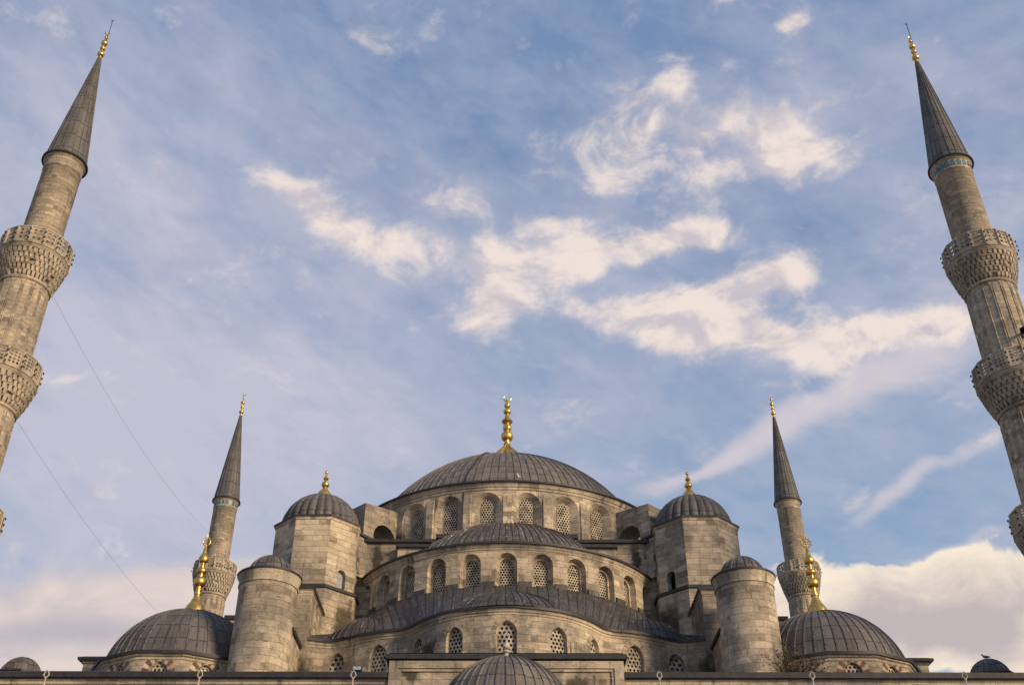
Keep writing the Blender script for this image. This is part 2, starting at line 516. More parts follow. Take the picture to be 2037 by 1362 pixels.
def copy_tree(o, parent=None):
    c = o.copy()
    COL.objects.link(c)
    if parent: c.parent = parent
    for ch in list(o.children): copy_tree(ch, c)
    return c

# surfaces: S(s, z, d) -> point; s runs to the right seen from outside, d goes into the wall
def cyl(cx, cy, R):
    def S(s, z, d=0.0):
        a = s / R
        return (cx + (R - d) * math.sin(a), cy - (R - d) * math.cos(a), z)
    return S
def plane(p, t):
    """p start point (x,y), t unit direction along s; outside is to the right-hand side of t (t=(1,0) faces -Y)"""
    n = (-t[1], t[0])
    return lambda s, z, d=0.0: (p[0] + t[0] * s + n[0] * d, p[1] + t[1] * s + n[1] * d, z)
class Path:
    def __init__(self, pts, sub=6):
        P = [Vector((p[0], p[1])) for p in pts]
        Q = []
        for i in range(len(P) - 1):
            p0 = P[max(i - 1, 0)]; p1 = P[i]; p2 = P[i + 1]; p3 = P[min(i + 2, len(P) - 1)]
            for k in range(sub):
                t = k / sub
                Q.append(0.5 * ((2 * p1) + (p2 - p0) * t + (2 * p0 - 5 * p1 + 4 * p2 - p3) * t * t + (3 * p1 - p0 - 3 * p2 + p3) * t ** 3))
        Q.append(P[-1])
        self.Q = Q
        L = [0]
        for i in range(1, len(Q)): L.append(L[-1] + (Q[i] - Q[i - 1]).length)
        i0 = min(range(len(Q)), key=lambda i: abs(Q[i].x))
        self.L = [l - L[i0] for l in L]
        self.N = []
        for i in range(len(Q)):
            t = (Q[min(i + 1, len(Q) - 1)] - Q[max(i - 1, 0)]).normalized()
            self.N.append(Vector((-t.y, t.x)))
    def at(self, s):
        L = self.L
        i = 0
        while i < len(L) - 2 and L[i + 1] < s: i += 1
        t = (s - L[i]) / (L[i + 1] - L[i])
        return self.Q[i].lerp(self.Q[i + 1], t), self.N[i].lerp(self.N[i + 1], t).normalized()
    def S(self, s, z, d=0.0):
        p, n = self.at(s)
        return (p.x + n.x * d, p.y + n.y * d, z)
    def s_at_x(self, x):
        for i in range(len(self.Q) - 1):
            if self.Q[i].x <= x <= self.Q[i + 1].x:
                t = (x - self.Q[i].x) / max(1e-9, self.Q[i + 1].x - self.Q[i].x)
                return self.L[i] + t * (self.L[i + 1] - self.L[i])
        return self.L[-1]

def arch_h(x, a, kind):
    """height of the arch above its spring line at x from the centre"""
    x = min(abs(x), a)
    if kind == 'round': return math.sqrt(max(0, a * a - x * x))
    r = 1.30 * a
    return math.sqrt(max(0, r * r - (x + r - a) ** 2))
def arch_top(a, kind): return arch_h(0, a, kind)
def xs_arch(a, n=6):
    return [-a * math.cos(PI * k / (2 * n)) for k in range(2 * n + 1)]
def outline(c, a, z0, zs, kind, n=6):
    P = [(c - a, z0)]
    for x in xs_arch(a, n): P.append((c + x, zs + arch_h(x, a, kind)))
    P.append((c + a, z0))
    return P
class Win:
    def __init__(self, c, a, z0, zs, kind='round', depth=0.35, a2=None, back=0.0, z02=None, zs2=None, a3=None, d3=0.0, cell=0.24, hole=0.36):
        self.c, self.a, self.z0, self.zs, self.kind, self.depth = c, a, z0, zs, kind, depth
        self.a2 = a2 or a; self.z02 = z0 if z02 is None else z02; self.zs2 = zs if zs2 is None else zs2
        self.a3, self.d3, self.cell, self.hole = a3, d3, cell, hole

def wall(mb, S, s0, s1, zb, zt, wins=(), ds=0.5, top=None):
    cuts = {round(s0, 5), round(s1, 5)}
    for w in wins:
        for x in xs_arch(w.a): cuts.add(round(w.c + x, 5))
    cuts = sorted(x for x in cuts if s0 - 1e-4 <= x <= s1 + 1e-4)
    ss = [cuts[0]]
    for b in cuts[1:]:
        a = ss[-1]
        k = max(1, int(math.ceil((b - a) / ds)))
        for i in range(1, k + 1): ss.append(a + (b - a) * i / k)
    def q(sa, sb, z1a, z1b, z2a, z2b):
        if z2a - z1a < 1e-5 and z2b - z1b < 1e-5: return
        mb.face([S(sa, z1a), S(sb, z1b), S(sb, z2b), S(sa, z2a)], [(sa, z1a), (sb, z1b), (sb, z2b), (sa, z2a)])
    for sa, sb in zip(ss, ss[1:]):
        if sb - sa < 1e-6: continue
        mid = (sa + sb) / 2
        w = next((w for w in wins if abs(mid - w.c) < w.a), None)
        ta, tb = (zt, zt) if top is None else (top(sa), top(sb))
        if w is None:
            q(sa, sb, zb, zb, ta, tb)
        else:
            q(sa, sb, zb, zb, w.z0, w.z0)
            q(sa, sb, w.zs + arch_h(sa - w.c, w.a, w.kind), w.zs + arch_h(sb - w.c, w.a, w.kind), ta, tb)
    for w in wins: reveal(mb, S, w)

def loft_outline(mb, S, A, da, B, db):
    n = len(A)
    for i in range(n):
        j = (i + 1) % n
        mb.face([S(*A[i], da), S(*A[j], da), S(*B[j], db), S(*B[i], db)],
                [(A[i][0] + da, A[i][1]), (A[j][0] + da, A[j][1]), (B[j][0] + db, B[j][1]), (B[i][0] + db, B[i][1])], False)
def reveal(mb, S, w):
    A = outline(w.c, w.a, w.z0, w.zs, w.kind)
    B = outline(w.c, w.a2, w.z02, w.zs2, w.kind)
    loft_outline(mb, S, A, 0, B, w.depth)
    if w.a3:
        Cc = outline(w.c, w.a3, w.z02 + 0.02, w.zs2 - 0.05, w.kind)
        loft_outline(mb, S, B, w.depth, Cc, w.depth)
        loft_outline(mb, S, Cc, w.depth, Cc, w.depth + w.d3)

def clip(poly, A, B):
    """keep the part of poly left of the line A->B"""
    out = []
    def side(p): return (B[0] - A[0]) * (p[1] - A[1]) - (B[1] - A[1]) * (p[0] - A[0])
    for i in range(len(poly)):
        p, q = poly[i], poly[(i + 1) % len(poly)]
        sp, sq = side(p), side(q)
        if sp >= 0: out.append(p)
        if sp * sq < 0:
            t = sp / (sp - sq)
            out.append((p[0] + (q[0] - p[0]) * t, p[1] + (q[1] - p[1]) * t))
    return out
def lattice(mb, S, w, thick=0.07):
    """pierced stone screen (slot 0) with a dark pane behind it (slot 1)"""
    a = w.a3 or w.a2
    d = w.depth + w.d3 - (0.0 if w.a3 else 0.0)
    z0, zs = (w.z02 + 0.02, w.zs2 - 0.05) if w.a3 else (w.z02, w.zs2)
    O = outline(w.c, a, z0, zs, w.kind, 5)
    cw = 2 * a / max(1, round(2 * a / w.cell))
    ch = cw * 0.90
    hr = cw * w.hole
    top = zs + arch_top(a, w.kind)
    nz = int((top - z0) / ch) + 2
    # O runs left jamb -> arch -> right jamb, so it is clockwise: reverse for left-hand clipping
    CC = list(reversed(O))
    edges = [(CC[i], CC[(i + 1) % len(CC)]) for i in range(len(CC)) if (Vector(CC[i]) - Vector(CC[(i + 1) % len(CC)])).length > 1e-6]
    d -= 0.06
    for r in range(-1, nz):
        zc = z0 + (r + 0.5) * ch
        off = 0.5 * cw if r % 2 else 0.0
        k0 = -int(a / cw) - 2
        for k in range(k0, -k0 + 1):
            sc = w.c + k * cw + off
            cell = [(sc - cw / 2, zc - ch / 2), (sc, zc - ch / 2), (sc + cw / 2, zc - ch / 2), (sc + cw / 2, zc),
                    (sc + cw / 2, zc + ch / 2), (sc, zc + ch / 2), (sc - cw / 2, zc + ch / 2), (sc - cw / 2, zc)]
            hole = [(sc + hr * math.cos(R_(225 + 45 * i)), zc + hr * math.sin(R_(225 + 45 * i))) for i in range(8)]
            if all(((e[1][0] - e[0][0]) * (p[1] - e[0][1]) - (e[1][1] - e[0][1]) * (p[0] - e[0][0])) < 0 for p in cell for e in [edges[0]]) and False: continue
            for i in range(8):
                j = (i + 1) % 8
                P = [cell[i], cell[j], hole[j], hole[i]]
                full = P
                for A, B in edges:
                    P = clip(P, A, B)
                    if len(P) < 3: break
                if len(P) < 3: continue
                mb.m = 0
                mb.face([S(p[0], p[1], d) for p in P], P, False)
                if len(P) == 4 and all((Vector(P[q]) - Vector(full[q])).length < 1e-6 for q in range(4)):
                    mb.face([S(*hole[i], d), S(*hole[j], d), S(*hole[j], d + thick), S(*hole[i], d + thick)],
                            [hole[i], hole[j], hole[j], hole[i]], False)
    mb.m = 1
    n = len(O) // 2
    for i in range(n):
        j = len(O) - 1 - i
        if j - 1 > i + 1 or j - 1 == i + 1:
            pts = [O[i], O[j], O[j - 1], O[i + 1]]
            mb.face([S(*p, d + thick + 0.03) for p in pts], pts, False)
    mb.m = 0

def lathe(mb, prof, n=48, c=(0, 0), a0=0.0, a1=360.0, ribs=None, uref=None, smooth=True):
    """prof: list of (r, z); angle 0 faces -Y, growing to the right"""
    V = [0.0]
    for p, q in zip(prof, prof[1:]): V.append(V[-1] + math.hypot(q[0] - p[0], q[1] - p[1]))
    rm = uref or max(p[0] for p in prof)
    P, UV = [], []
    for i in range(n + 1):
        a = R_(a0 + (a1 - a0) * i / n)
        u = (a * ribs / (2 * PI)) if ribs else a * rm
        P.append([(c[0] + r * math.sin(a), c[1] - r * math.cos(a), z) for r, z in prof])
        UV.append([(u, v if ribs else z_) for v, (_, z_) in zip(V, prof)])
    mb.grid(P, UV, smooth)

def cap_prof(R, H, z0, n=14, r_end=0.0):
    rho = (R * R + H * H) / (2 * H)
    zc = z0 + H - rho
    t0 = math.atan2(z0 - zc, R)
    out = []
    for i in range(n + 1):
        t = t0 + (PI / 2 - t0) * i / n
        r = rho * math.cos(t)
        if r < r_end: r = r_end
        out.append((max(r, 0.0), zc + rho * math.sin(t)))
    return out

def strip_rib(mb, pts, ups, sides, w, h, uv0=0.37):
    """raised batten seam following pts"""
    prof = [(-w / 2, -0.02), (-w / 3, h), (w / 3, h), (w / 2, -0.02)]
    P, UV, L = [], [], 0.0
    for i, p in enumerate(pts):
        p = Vector(p)
        if i: L += (p - Vector(pts[i - 1])).length
        row = [p + Vector(sides[i]) * a + Vector(ups[i]) * b for a, b in prof]
        P.append(row); UV.append([(uv0, L)] * 4)
    mb.grid(P, UV, False)

def dome(mb, c, R, H, z0, ribs, n=None, a0=0.0, a1=360.0, prof=None, rw=0.16, rh=0.09, rib_stop=0.0, nv=14, rib_start=0):
    prof = prof or cap_prof(R, H, z0, nv)
    n = n or max(32, ribs * 2)
    lathe(mb, prof, n, c, a0, a1, ribs=ribs)
    cnt = int(round(ribs * (a1 - a0) / 360.0))
    for k in range(cnt + (1 if a1 - a0 < 359 else 0)):
        a = R_(a0 + (a1 - a0) * k / cnt)
        e = Vector((math.sin(a), -math.cos(a), 0)); sd = Vector((math.cos(a), math.sin(a), 0))
        pts, ups, sds = [], [], []
        for i, (r, z) in enumerate(prof):
            if i < rib_start: continue
            if r < rib_stop: break
            q = prof[min(i + 1, len(prof) - 1)]; p = prof[max(i - 1, 0)]
            t = Vector((q[0] - p[0], q[1] - p[1])).normalized()
            nrm = e * t.y + Vector((0, 0, 1)) * (-t.x)
            pts.append(Vector((c[0], c[1], 0)) + e * r + Vector((0, 0, z)))
            ups.append(nrm); sds.append(sd)
        if len(pts) > 1:
            strip_rib(mb, pts, ups, sds, rw, rh, k + 0.5)

def box(mb, x0, x1, y0, y1, z0, z1, bottom=False):
    f = lambda pts, uv: mb.face(pts, uv, False)
    f([(x0, y0, z0), (x1, y0, z0), (x1, y0, z1), (x0, y0, z1)], [(x0, z0), (x1, z0), (x1, z1), (x0, z1)])
    f([(x1, y0, z0), (x1, y1, z0), (x1, y1, z1), (x1, y0, z1)], [(y0 + .3, z0), (y1 + .3, z0), (y1 + .3, z1), (y0 + .3, z1)])
    f([(x1, y1, z0), (x0, y1, z0), (x0, y1, z1), (x1, y1, z1)], [(x1, z0), (x0, z0), (x0, z1), (x1, z1)])
    f([(x0, y1, z0), (x0, y0, z0), (x0, y0, z1), (x0, y1, z1)], [(y1 + .3, z0), (y0 + .3, z0), (y0 + .3, z1), (y1 + .3, z1)])
    f([(x0, y0, z1), (x1, y0, z1), (x1, y1, z1), (x0, y1, z1)], [(x0, y0), (x1, y0), (x1, y1), (x0, y1)])
    if bottom: f([(x0, y1, z0), (x1, y1, z0), (x1, y0, z0), (x0, y0, z0)], [(x0, y1), (x1, y1), (x1, y0), (x0, y0)])

def prism(mb, pts, z0, z1, top=True, ztop=None):
    """vertical prism on a plan polygon given counter-clockwise seen from above"""
    u = 0.0
    n = len(pts)
    for i in range(n):
        a, b = pts[i], pts[(i + 1) % n]
        l = math.hypot(b[0] - a[0], b[1] - a[1])
        za = z1 if ztop is None else ztop(a); zb_ = z1 if ztop is None else ztop(b)
        mb.face([(a[0], a[1], z0), (b[0], b[1], z0), (b[0], b[1], zb_), (a[0], a[1], za)],
                [(u, z0), (u + l, z0), (u + l, zb_), (u, za)], False)
        u += l
    if top:
        mb.face([(p[0], p[1], z1 if ztop is None else ztop(p)) for p in pts], [(p[0], p[1]) for p in pts], False)

def sweep(mb, path, normals, prof, closed=False, useg=1.0):
    """prof: (outward, z) points swept along a plan path; normals point outward"""
    P, UV, L = [], [], 0.0
    for i, p in enumerate(path):
        if i: L += math.hypot(p[0] - path[i - 1][0], p[1] - path[i - 1][1])
        P.append([(p[0] + normals[i][0] * o, p[1] + normals[i][1] * o, z) for o, z in prof])
        UV.append([(L * useg, o + z) for o, z in prof])
    mb.grid(P, UV, False)
def mitre(poly, closed=True):
    """outward mitre vectors of a counter-clockwise plan polygon"""
    n = len(poly); out = []
    for i in range(n):
        p = Vector(poly[i]).to_2d()
        a = Vector(poly[i - 1]).to_2d(); b = Vector(poly[(i + 1) % n]).to_2d()
        if not closed and i == 0: d1 = d2 = (b - p).normalized()
        elif not closed and i == n - 1: d1 = d2 = (p - a).normalized()
        else: d1 = (p - a).normalized(); d2 = (b - p).normalized()
        n1 = Vector((d1.y, -d1.x)); n2 = Vector((d2.y, -d2.x))
        m = (n1 + n2); m = m / max(0.2, m.dot(n1))
        out.append((m.x, m.y))
    return out
def trim(mb, poly, prof, closed=True):
    nr = mitre(poly, closed)
    if closed: poly = list(poly) + [poly[0]]; nr = nr + [nr[0]]
    sweep(mb, poly, nr, prof)
def ngon(c, R, n, rot=0.0):
    return [(c[0] + R * math.cos(rot + 2 * PI * i / n), c[1] + R * math.sin(rot + 2 * PI * i / n)) for i in range(n)]

def tube(mb, pts, rad, n=8, capend=True):
    pts = [Vector(p) for p in pts]
    if not isinstance(rad, (list, tuple)): rad = [rad] * len(pts)
    t0 = (pts[1] - pts[0]).normalized()
    up = Vector((0, 0, 1)) if abs(t0.z) < 0.9 else Vector((0, 1, 0))
    x = t0.cross(up).normalized()
    P, UV, L = [], [], 0
    for i, p in enumerate(pts):
        t = (pts[min(i + 1, len(pts) - 1)] - pts[max(i - 1, 0)]).normalized()
        x = (x - t * x.dot(t)).normalized(); y = t.cross(x)
        if i: L += (p - pts[i - 1]).length
        P.append([p + (x * math.cos(2 * PI * k / n) + y * math.sin(2 * PI * k / n)) * rad[i] for k in range(n + 1)])
        UV.append([(k / n, L) for k in range(n + 1)])
    mb.grid(P, UV, True)
    if capend:
        mb.face(list(reversed(P[0][:-1])), [(0, 0)] * n, False)
        mb.face(P[-1][:-1], [(0, 0)] * n, False)

def smooth_prof(keys, m=4):
    out = []
    for i in range(len(keys) - 1):
        p0 = keys[max(i - 1, 0)]; p1 = keys[i]; p2 = keys[i + 1]; p3 = keys[min(i + 2, len(keys) - 1)]
        for k in range(m):
            t = k / m
            out.append(tuple(max(0.0 if j == 0 else -99, 0.5 * (2 * p1[j] + (p2[j] - p0[j]) * t + (2 * p0[j] - 5 * p1[j] + 4 * p2[j] - p3[j]) * t * t + (3 * p1[j] - p0[j] - 3 * p2[j] + p3[j]) * t ** 3)) for j in (0, 1)))
    out.append(keys[-1])
    return out
def bulb(t, hh, r, rn):
    """round bead of half height hh, radius r on a neck of radius rn, as (r, t) keys"""
    out = []
    for k in range(9):
        a = -PI / 2 + PI * k / 8
        out.append((rn + (r - rn) * max(0, math.cos(a)) ** 0.75, t + hh * math.sin(a)))
    return out
def bell(t0, t1, r, rn):
    """bead with a rounded underside and a long tapering shoulder"""
    return [(rn, t0), (r * 0.8, t0 + (t1 - t0) * 0.08), (r, t0 + (t1 - t0) * 0.22), (r * 0.92, t0 + (t1 - t0) * 0.36), (r * 0.62, t0 + (t1 - t0) * 0.52), (r * 0.42, t0 + (t1 - t0) * 0.7), (rn, t1)]
def crescent(mb, c, r, thick, gap=34, tilt=0.0, tip_up=90):
    pts, rad = [], []
    n = 22
    for k in range(n + 1):
        a = R_(tip_up + gap / 2 + (360 - gap) * k / n)
        p = Vector((r * math.cos(a), 0, r * math.sin(a)))
        p = Matrix.Rotation(tilt, 3, 'Z') @ p
        pts.append(Vector(c) + p); rad.append(thick * (0.22 + 0.95 * math.sin(PI * k / n) ** 0.8))
    tube(mb, pts, rad, 6)

# ------------------------------------------------------------------ ground
g = MB(); g.smooth = False
g.face([(-3000, -3000, -EYE), (3000, -3000, -EYE), (3000, 3000, -EYE), (-3000, 3000, -EYE)])
tag(g.build('courtyard_ground', M['marble']), kind='structure')

# ------------------------------------------------------------------ gilded finials
def finial_mesh(mb, c, z0, z1, keys, flutes=0, n=20):
    h = z1 - z0
    prof = [(r, z0 + t * h) for r, t in keys]
    if not flutes:
        lathe(mb, prof, n, c, uref=1)
    else:
        P, UV = [], []
        m = flutes * 4
        for i in range(m + 1):
            a = 2 * PI * i / m
            fl = 1 + 0.16 * math.cos(a * flutes)
            P.append([(c[0] + r * (fl if t < 0.15 else 1) * math.sin(a), c[1] - r * (fl if t < 0.15 else 1) * math.cos(a), z0 + t * h) for r, t in keys])
            UV.append([(a, t) for r, t in keys])
        mb.grid(P, UV, True)
MAIN_KEYS = [(1.75, -0.36), (1.42, -0.12), (1.08, -0.01), (0.80, 0.04), (0.52, 0.09), (0.34, 0.13), (0.25, 0.165), (0.30, 0.172), (0.30, 0.185), (0.24, 0.192)] + bulb(0.295, 0.062, 0.56, 0.24) + bulb(0.43, 0.042, 0.40, 0.22) + bell(0.50, 0.645, 0.52, 0.2) + bulb(0.70, 0.034, 0.37, 0.17) + bell(0.765, 0.905, 0.30, 0.07)
CORNER_KEYS = [(0.72, -0.12), (0.70, -0.04), (0.64, 0.0), (0.54, 0.045), (0.36, 0.10), (0.23, 0.17), (0.20, 0.20), (0.24, 0.205), (0.24, 0.22), (0.19, 0.226), (0.155, 0.315)] + bulb(0.385, 0.062, 0.40, 0.15) + [(0.14, 0.47)] + bulb(0.54, 0.04, 0.33, 0.14) + [(0.13, 0.61)] + bell(0.655, 0.875, 0.34, 0.10) + [(0.05, 0.89), (0.05, 0.91)]
TURRET_KEYS = [(0.60, -0.25), (0.54, -0.08), (0.46, 0.02), (0.36, 0.10), (0.22, 0.18), (0.17, 0.26)] + bulb(0.39, 0.10, 0.29, 0.14) + [(0.13, 0.52)] + bell(0.58, 0.84, 0.20, 0.07) + bulb(0.92, 0.06, 0.12, 0.05) + [(0.0, 1.0)]
MIN_KEYS = [(0.16, -0.02), (0.14, 0.08)] + bulb(0.19, 0.055, 0.29, 0.12) + [(0.10, 0.30)] + bulb(0.38, 0.042, 0.22, 0.10) + [(0.09, 0.46)] + bulb(0.56, 0.06, 0.26, 0.09) + [(0.07, 0.66)] + bulb(0.745, 0.035, 0.14, 0.06) + [(0.04, 0.80), (0.03, 0.84)]

# ------------------------------------------------------------------ the mosque
DY = 86.3                       # plan distance of the great dome's centre
mosque = empty('mosque', (0, DY, -EYE), 'great domed stone mosque with cascading lead half domes and gilded finials', 'mosque')
LEADS = [M['lead'], M['lead_edge']]

# hull: side walls and roofs behind the front
mb = MB(); mb.smooth = False
box(mb, -30.6, 30.6, 58.9, 114.0, -EYE, 17.6)
box(mb, -24.0, 24.0, 70.0, 110.0, 17.4, 22.0)
mb.build('prayer_hall', M['stone_grey'], mosque)

# great drum: 28 windows, those on the visible side built
RD = 13.35
ZD0, ZD1 = 32.6, 37.0
STEP = 2 * PI / 28
drum_c = (0, DY)
S = cyl(0, DY, RD)
wd = [Win(RD * STEP * (k + 0.5), 1.10, 33.0, 35.72, 'round', 0.50, 0.54, zs2=35.92, z02=33.15, cell=0.20, hole=0.365) for k in range(-7, 7)]
mb = MB(); mb.smooth = False
wall(mb, S, -RD * STEP * 7, RD * STEP * 7, ZD0, ZD1, wd, 0.45)
lathe(mb, [(RD, ZD0), (RD, ZD1)], 40, drum_c, 90, 270, uref=RD)
mb.m = 1
lathe(mb, [(RD, 36.98), (RD + 0.06, 37.02), (RD + 0.08, 37.16), (RD + 0.17, 37.22), (RD + 0.20, 37.34), (RD + 0.29, 37.44), (RD + 0.30, 37.52), (RD + 0.1, 37.54)], 112, drum_c, uref=RD, smooth=False)
main_drum = mb.build('dome_drum', [M['stone_main'], M['moulding']], mosque)
# broad flat pilasters between the bays
for k in range(-6, 7):
    if abs(k) == 3 or abs(k) == 4: continue
    a = k * STEP
    pm = MB(); pm.smooth = False
    Sp = cyl(0, 0, RD)
    w = 0.33
    pts = [(-w, 0), (-w + 0.06, -0.16), (w - 0.06, -0.16), (w, 0)]
    prev = None
    P = [[Sp(x, z, d) for z in (ZD0, 36.2, 36.75)] for x, d in pts]
    P = [[Sp(x, ZD0, d), Sp(x, 35.9, d), Sp(x, 36.85, 0.02)] for x, d in pts]
    pm.grid(P, [[(i * 0.3 + k, z) for z in (ZD0, 36.1, 36.9)] for i in range(4)], False)
    pm.build('pilaster', M['stone_main'], main_drum, loc=(0, DY, 0), rotz=a)
wm = MB()
w0 = Win(0, 1.10, 33.0, 35.72, 'round', 0.50, 0.54, zs2=35.92, z02=33.15, cell=0.20, hole=0.365)
lattice(wm, cyl(0, 0, RD), w0)
win0 = None
for k in range(-7, 7):
    if win0 is None:
        win0 = o = wm.build('window', [M['lattice'], M['glass']], main_drum, loc=(0, DY, 0))
    else:
        o = win0.copy(); COL.objects.link(o); WL[o.name] = Vector((0, DY, 0))
    o.rotation_euler = (0, 0, (k + 0.5) * STEP)
# lightning conductor dropping down the drum
mb = MB()
a = R_(-14.2)
tube(mb, [(RD * 1.002 * math.sin(a) + 0, DY - (RD + 0.05) * math.cos(a), z) for z in (33.0, 35.0, 36.95)], 0.035, 6)
mb.build('down_conductor', M['black'], main_drum)

# great dome
HD = 7.93
mb = MB()
prof = [(13.78, 37.50), (13.79, 37.60), (12.25, 37.74)] + cap_prof(12.0, HD, 37.76, 18, 0.5)
dome(mb, drum_c, 0, 0, 0, 112, n=112, prof=prof, rw=0.12, rh=0.06, rib_stop=2.0, rib_start=3)
mb.m = 1
lathe(mb, [(RD + 0.26, 37.50), (13.74, 37.49), (13.81, 37.49), (13.82, 37.61), (13.7, 37.66)], 112, drum_c, uref=13, smooth=False)
main_dome = mb.build('great_dome', [M['lead_main'], M['lead_edge']], mosque)
mb = MB()
finial_mesh(mb, drum_c, 47.25, 53.85, MAIN_KEYS, flutes=14, n=28)
crescent(mb, (0, DY, 53.35), 0.34, 0.055, 40)
mb.build('finial', M['gold'], main_dome)
mb = MB()
pts = []
for t in range(15):
    u = t / 14
    az = R_(-2 - 15 * u + 5 * math.sin(u * PI))
    r = 3.0 + u * 8.9
    rho = (12.0 ** 2 + HD ** 2) / (2 * HD)
    z = 37.76 + HD - rho + math.sqrt(rho * rho - r * r) + 0.12
    az2 = R_(-16.5 + 2.0 * u + (-6 * max(0, u - 0.75) * 4) * 0.5)
    pts.append((r * math.sin(az2), DY - r * math.cos(az2), z))
tube(mb, pts, 0.05, 6)
mb.build('conductor_cable', M['black'], main_dome)

# square base under the drum, with its lead roof
mb = MB(); mb.smooth = False
box(mb, -12.6, 12.6, 73.2, 99.4, 22.0, 32.75)
box(mb, -7.9, -5.6, 72.6, 73.3, 22.0, 32.1)
box(mb, 5.6, 7.9, 72.6, 73.3, 22.0, 32.1)
base = mb.build('dome_base', M['stone_grey'], mosque)
mb = MB(); mb.smooth = False
box(mb, -12.75, 12.75, 72.95, 99.6, 32.75, 32.98, True)
box(mb, -8.05, -5.5, 72.35, 73.0, 32.1, 32.32, True)
box(mb, 5.5, 8.05, 72.35, 73.0, 32.1, 32.32, True)
for s in (-1, 1):
    for xx in (3.0, 4.6):
        box(mb, s * xx - 0.6, s * xx + 0.6, 72.75, 73.6, 32.98, 33.3)
mb.build('roof_edge', M['lead_edge'], base)

# flying buttresses: radial walls pierced by an arch
for s in (-1, 1):
    ang = s * R_(43.5)
    e = Vector((math.sin(ang), -math.cos(ang))); t = Vector((math.cos(ang), math.sin(ang)))
    r0, r1, hw = 13.0, 16.5, 0.95
    fm = MB(); fm.smooth = False
    O = Vector((0, DY))
    pin = O + e * r0; pout = O + e * r1
    aw = Win((r1 - r0) * 0.42, 1.05, 32.0, 34.0, 'round', 1.9)
    L = r1 - r0
    topf = lambda q: 36.55 - 0.25 * q / L
    if True:
        # side whose outside looks to +t
        SA = plane(tuple(pin + t * hw), (e.x, e.y))     # outside right-hand: e turned right = t side for s>0
        n_right = Vector((e.y, -e.x))
        pr, pl = (pin + n_right * hw), (pout - n_right * hw)
        w1 = Win(aw.c, 1.05, 32.0, 34.0, 'round', 1.9)
        wall(fm, plane(tuple(pr), (e.x, e.y)), 0, L, 32.0, 36.4, [w1], 0.5, top=lambda q: 36.6 - 0.35 * (q / L))
        w2 = Win(L - aw.c, 1.05, 32.0, 34.0, 'round', 0.01)
        wall(fm, plane(tuple(pl), (-e.x, -e.y)), 0, L, 32.0, 36.4, [w2], 0.5, top=lambda q: 36.25 + 0.35 * (q / L))
        a_, b_ = pout + n_right * hw, pout - n_right * hw
        fm.face([(a_.x, a_.y, 32.0), (b_.x, b_.y, 32.0), (b_.x, b_.y, 36.25), (a_.x, a_.y, 36.25)], [(0, 32), (1.9, 32), (1.9, 36.25), (0, 36.25)])
        c_, d_ = pin + n_right * hw, pin - n_right * hw
        fm.m = 1
        fm.face([(c_.x, c_.y, 36.6), (a_.x, a_.y, 36.25), (b_.x, b_.y, 36.25), (d_.x, d_.y, 36.6)])
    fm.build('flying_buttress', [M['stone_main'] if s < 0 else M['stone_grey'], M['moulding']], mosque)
    # wall tying the buttress foot to the weight turret, under a sloping lead ridge
    lm = MB(); lm.smooth = False
    q0 = O + e * 16.2; q1 = O + e * 19.5
    n_ = Vector((e.y, -e.x)) * 1.6
    poly = [tuple(q0 + n_), tuple(q1 + n_), tuple(q1 - n_), tuple(q0 - n_)]
    poly = [poly[0], poly[1], poly[2], poly[3]]
    zt = lambda p: 33.0 + 0.3 * ((Vector((p[0], p[1])) - q0).dot(e)) / 3.3
    P3 = [(p[0], p[1]) for p in poly][::-1]
    prism(lm, P3, 30.0, 0, True, zt)
    lm.m = 1
    zt2 = lambda p: zt(p) + 0.2
    big_ = [tuple(q0 + n_ * 1.1), tuple(q1 + n_ * 1.1), tuple(q1 - n_ * 1.1), tuple(q0 - n_ * 1.1)][::-1]
    prism(lm, big_, 0, 0, True, zt2) if False else None
    lm.face([(p[0], p[1], zt2(p)) for p in big_])
    for i in range(4):
        p, q = big_[i], big_[(i + 1) % 4]
        lm.face([(p[0], p[1], zt(p) + 0.003), (q[0], q[1], zt(q) + 0.003), (q[0], q[1], zt2(q)), (p[0], p[1], zt2(p))])
    lm.build('tie_wall', [M['stone_grey'], M['lead_edge']], mosque)

# half dome and its drum
HC = (0, 78.3); RH = 11.32
SH = cyl(HC[0], HC[1], RH)
HA = R_(81)
STEP2 = R_(12.3)
def hwin(c): return Win(c, 0.70, 26.95, 28.62, 'round', 0.42, 0.64, zs2=28.60, z02=26.97, a3=0.50, d3=0.22, cell=0.185, hole=0.37)
mb = MB(); mb.smooth = False
wall(mb, SH, -RH * HA, RH * HA, 22.5, 29.55, [hwin(RH * STEP2 * k) for k in range(-6, 7)], 0.4)
mb.m = 1
lathe(mb, [(RH, 29.5), (RH + 0.05, 29.53), (RH + 0.07, 29.64), (RH + 0.14, 29.69), (RH + 0.17, 29.79), (RH + 0.23, 29.87)], 80, HC, -81, 81, uref=RH, smooth=False)
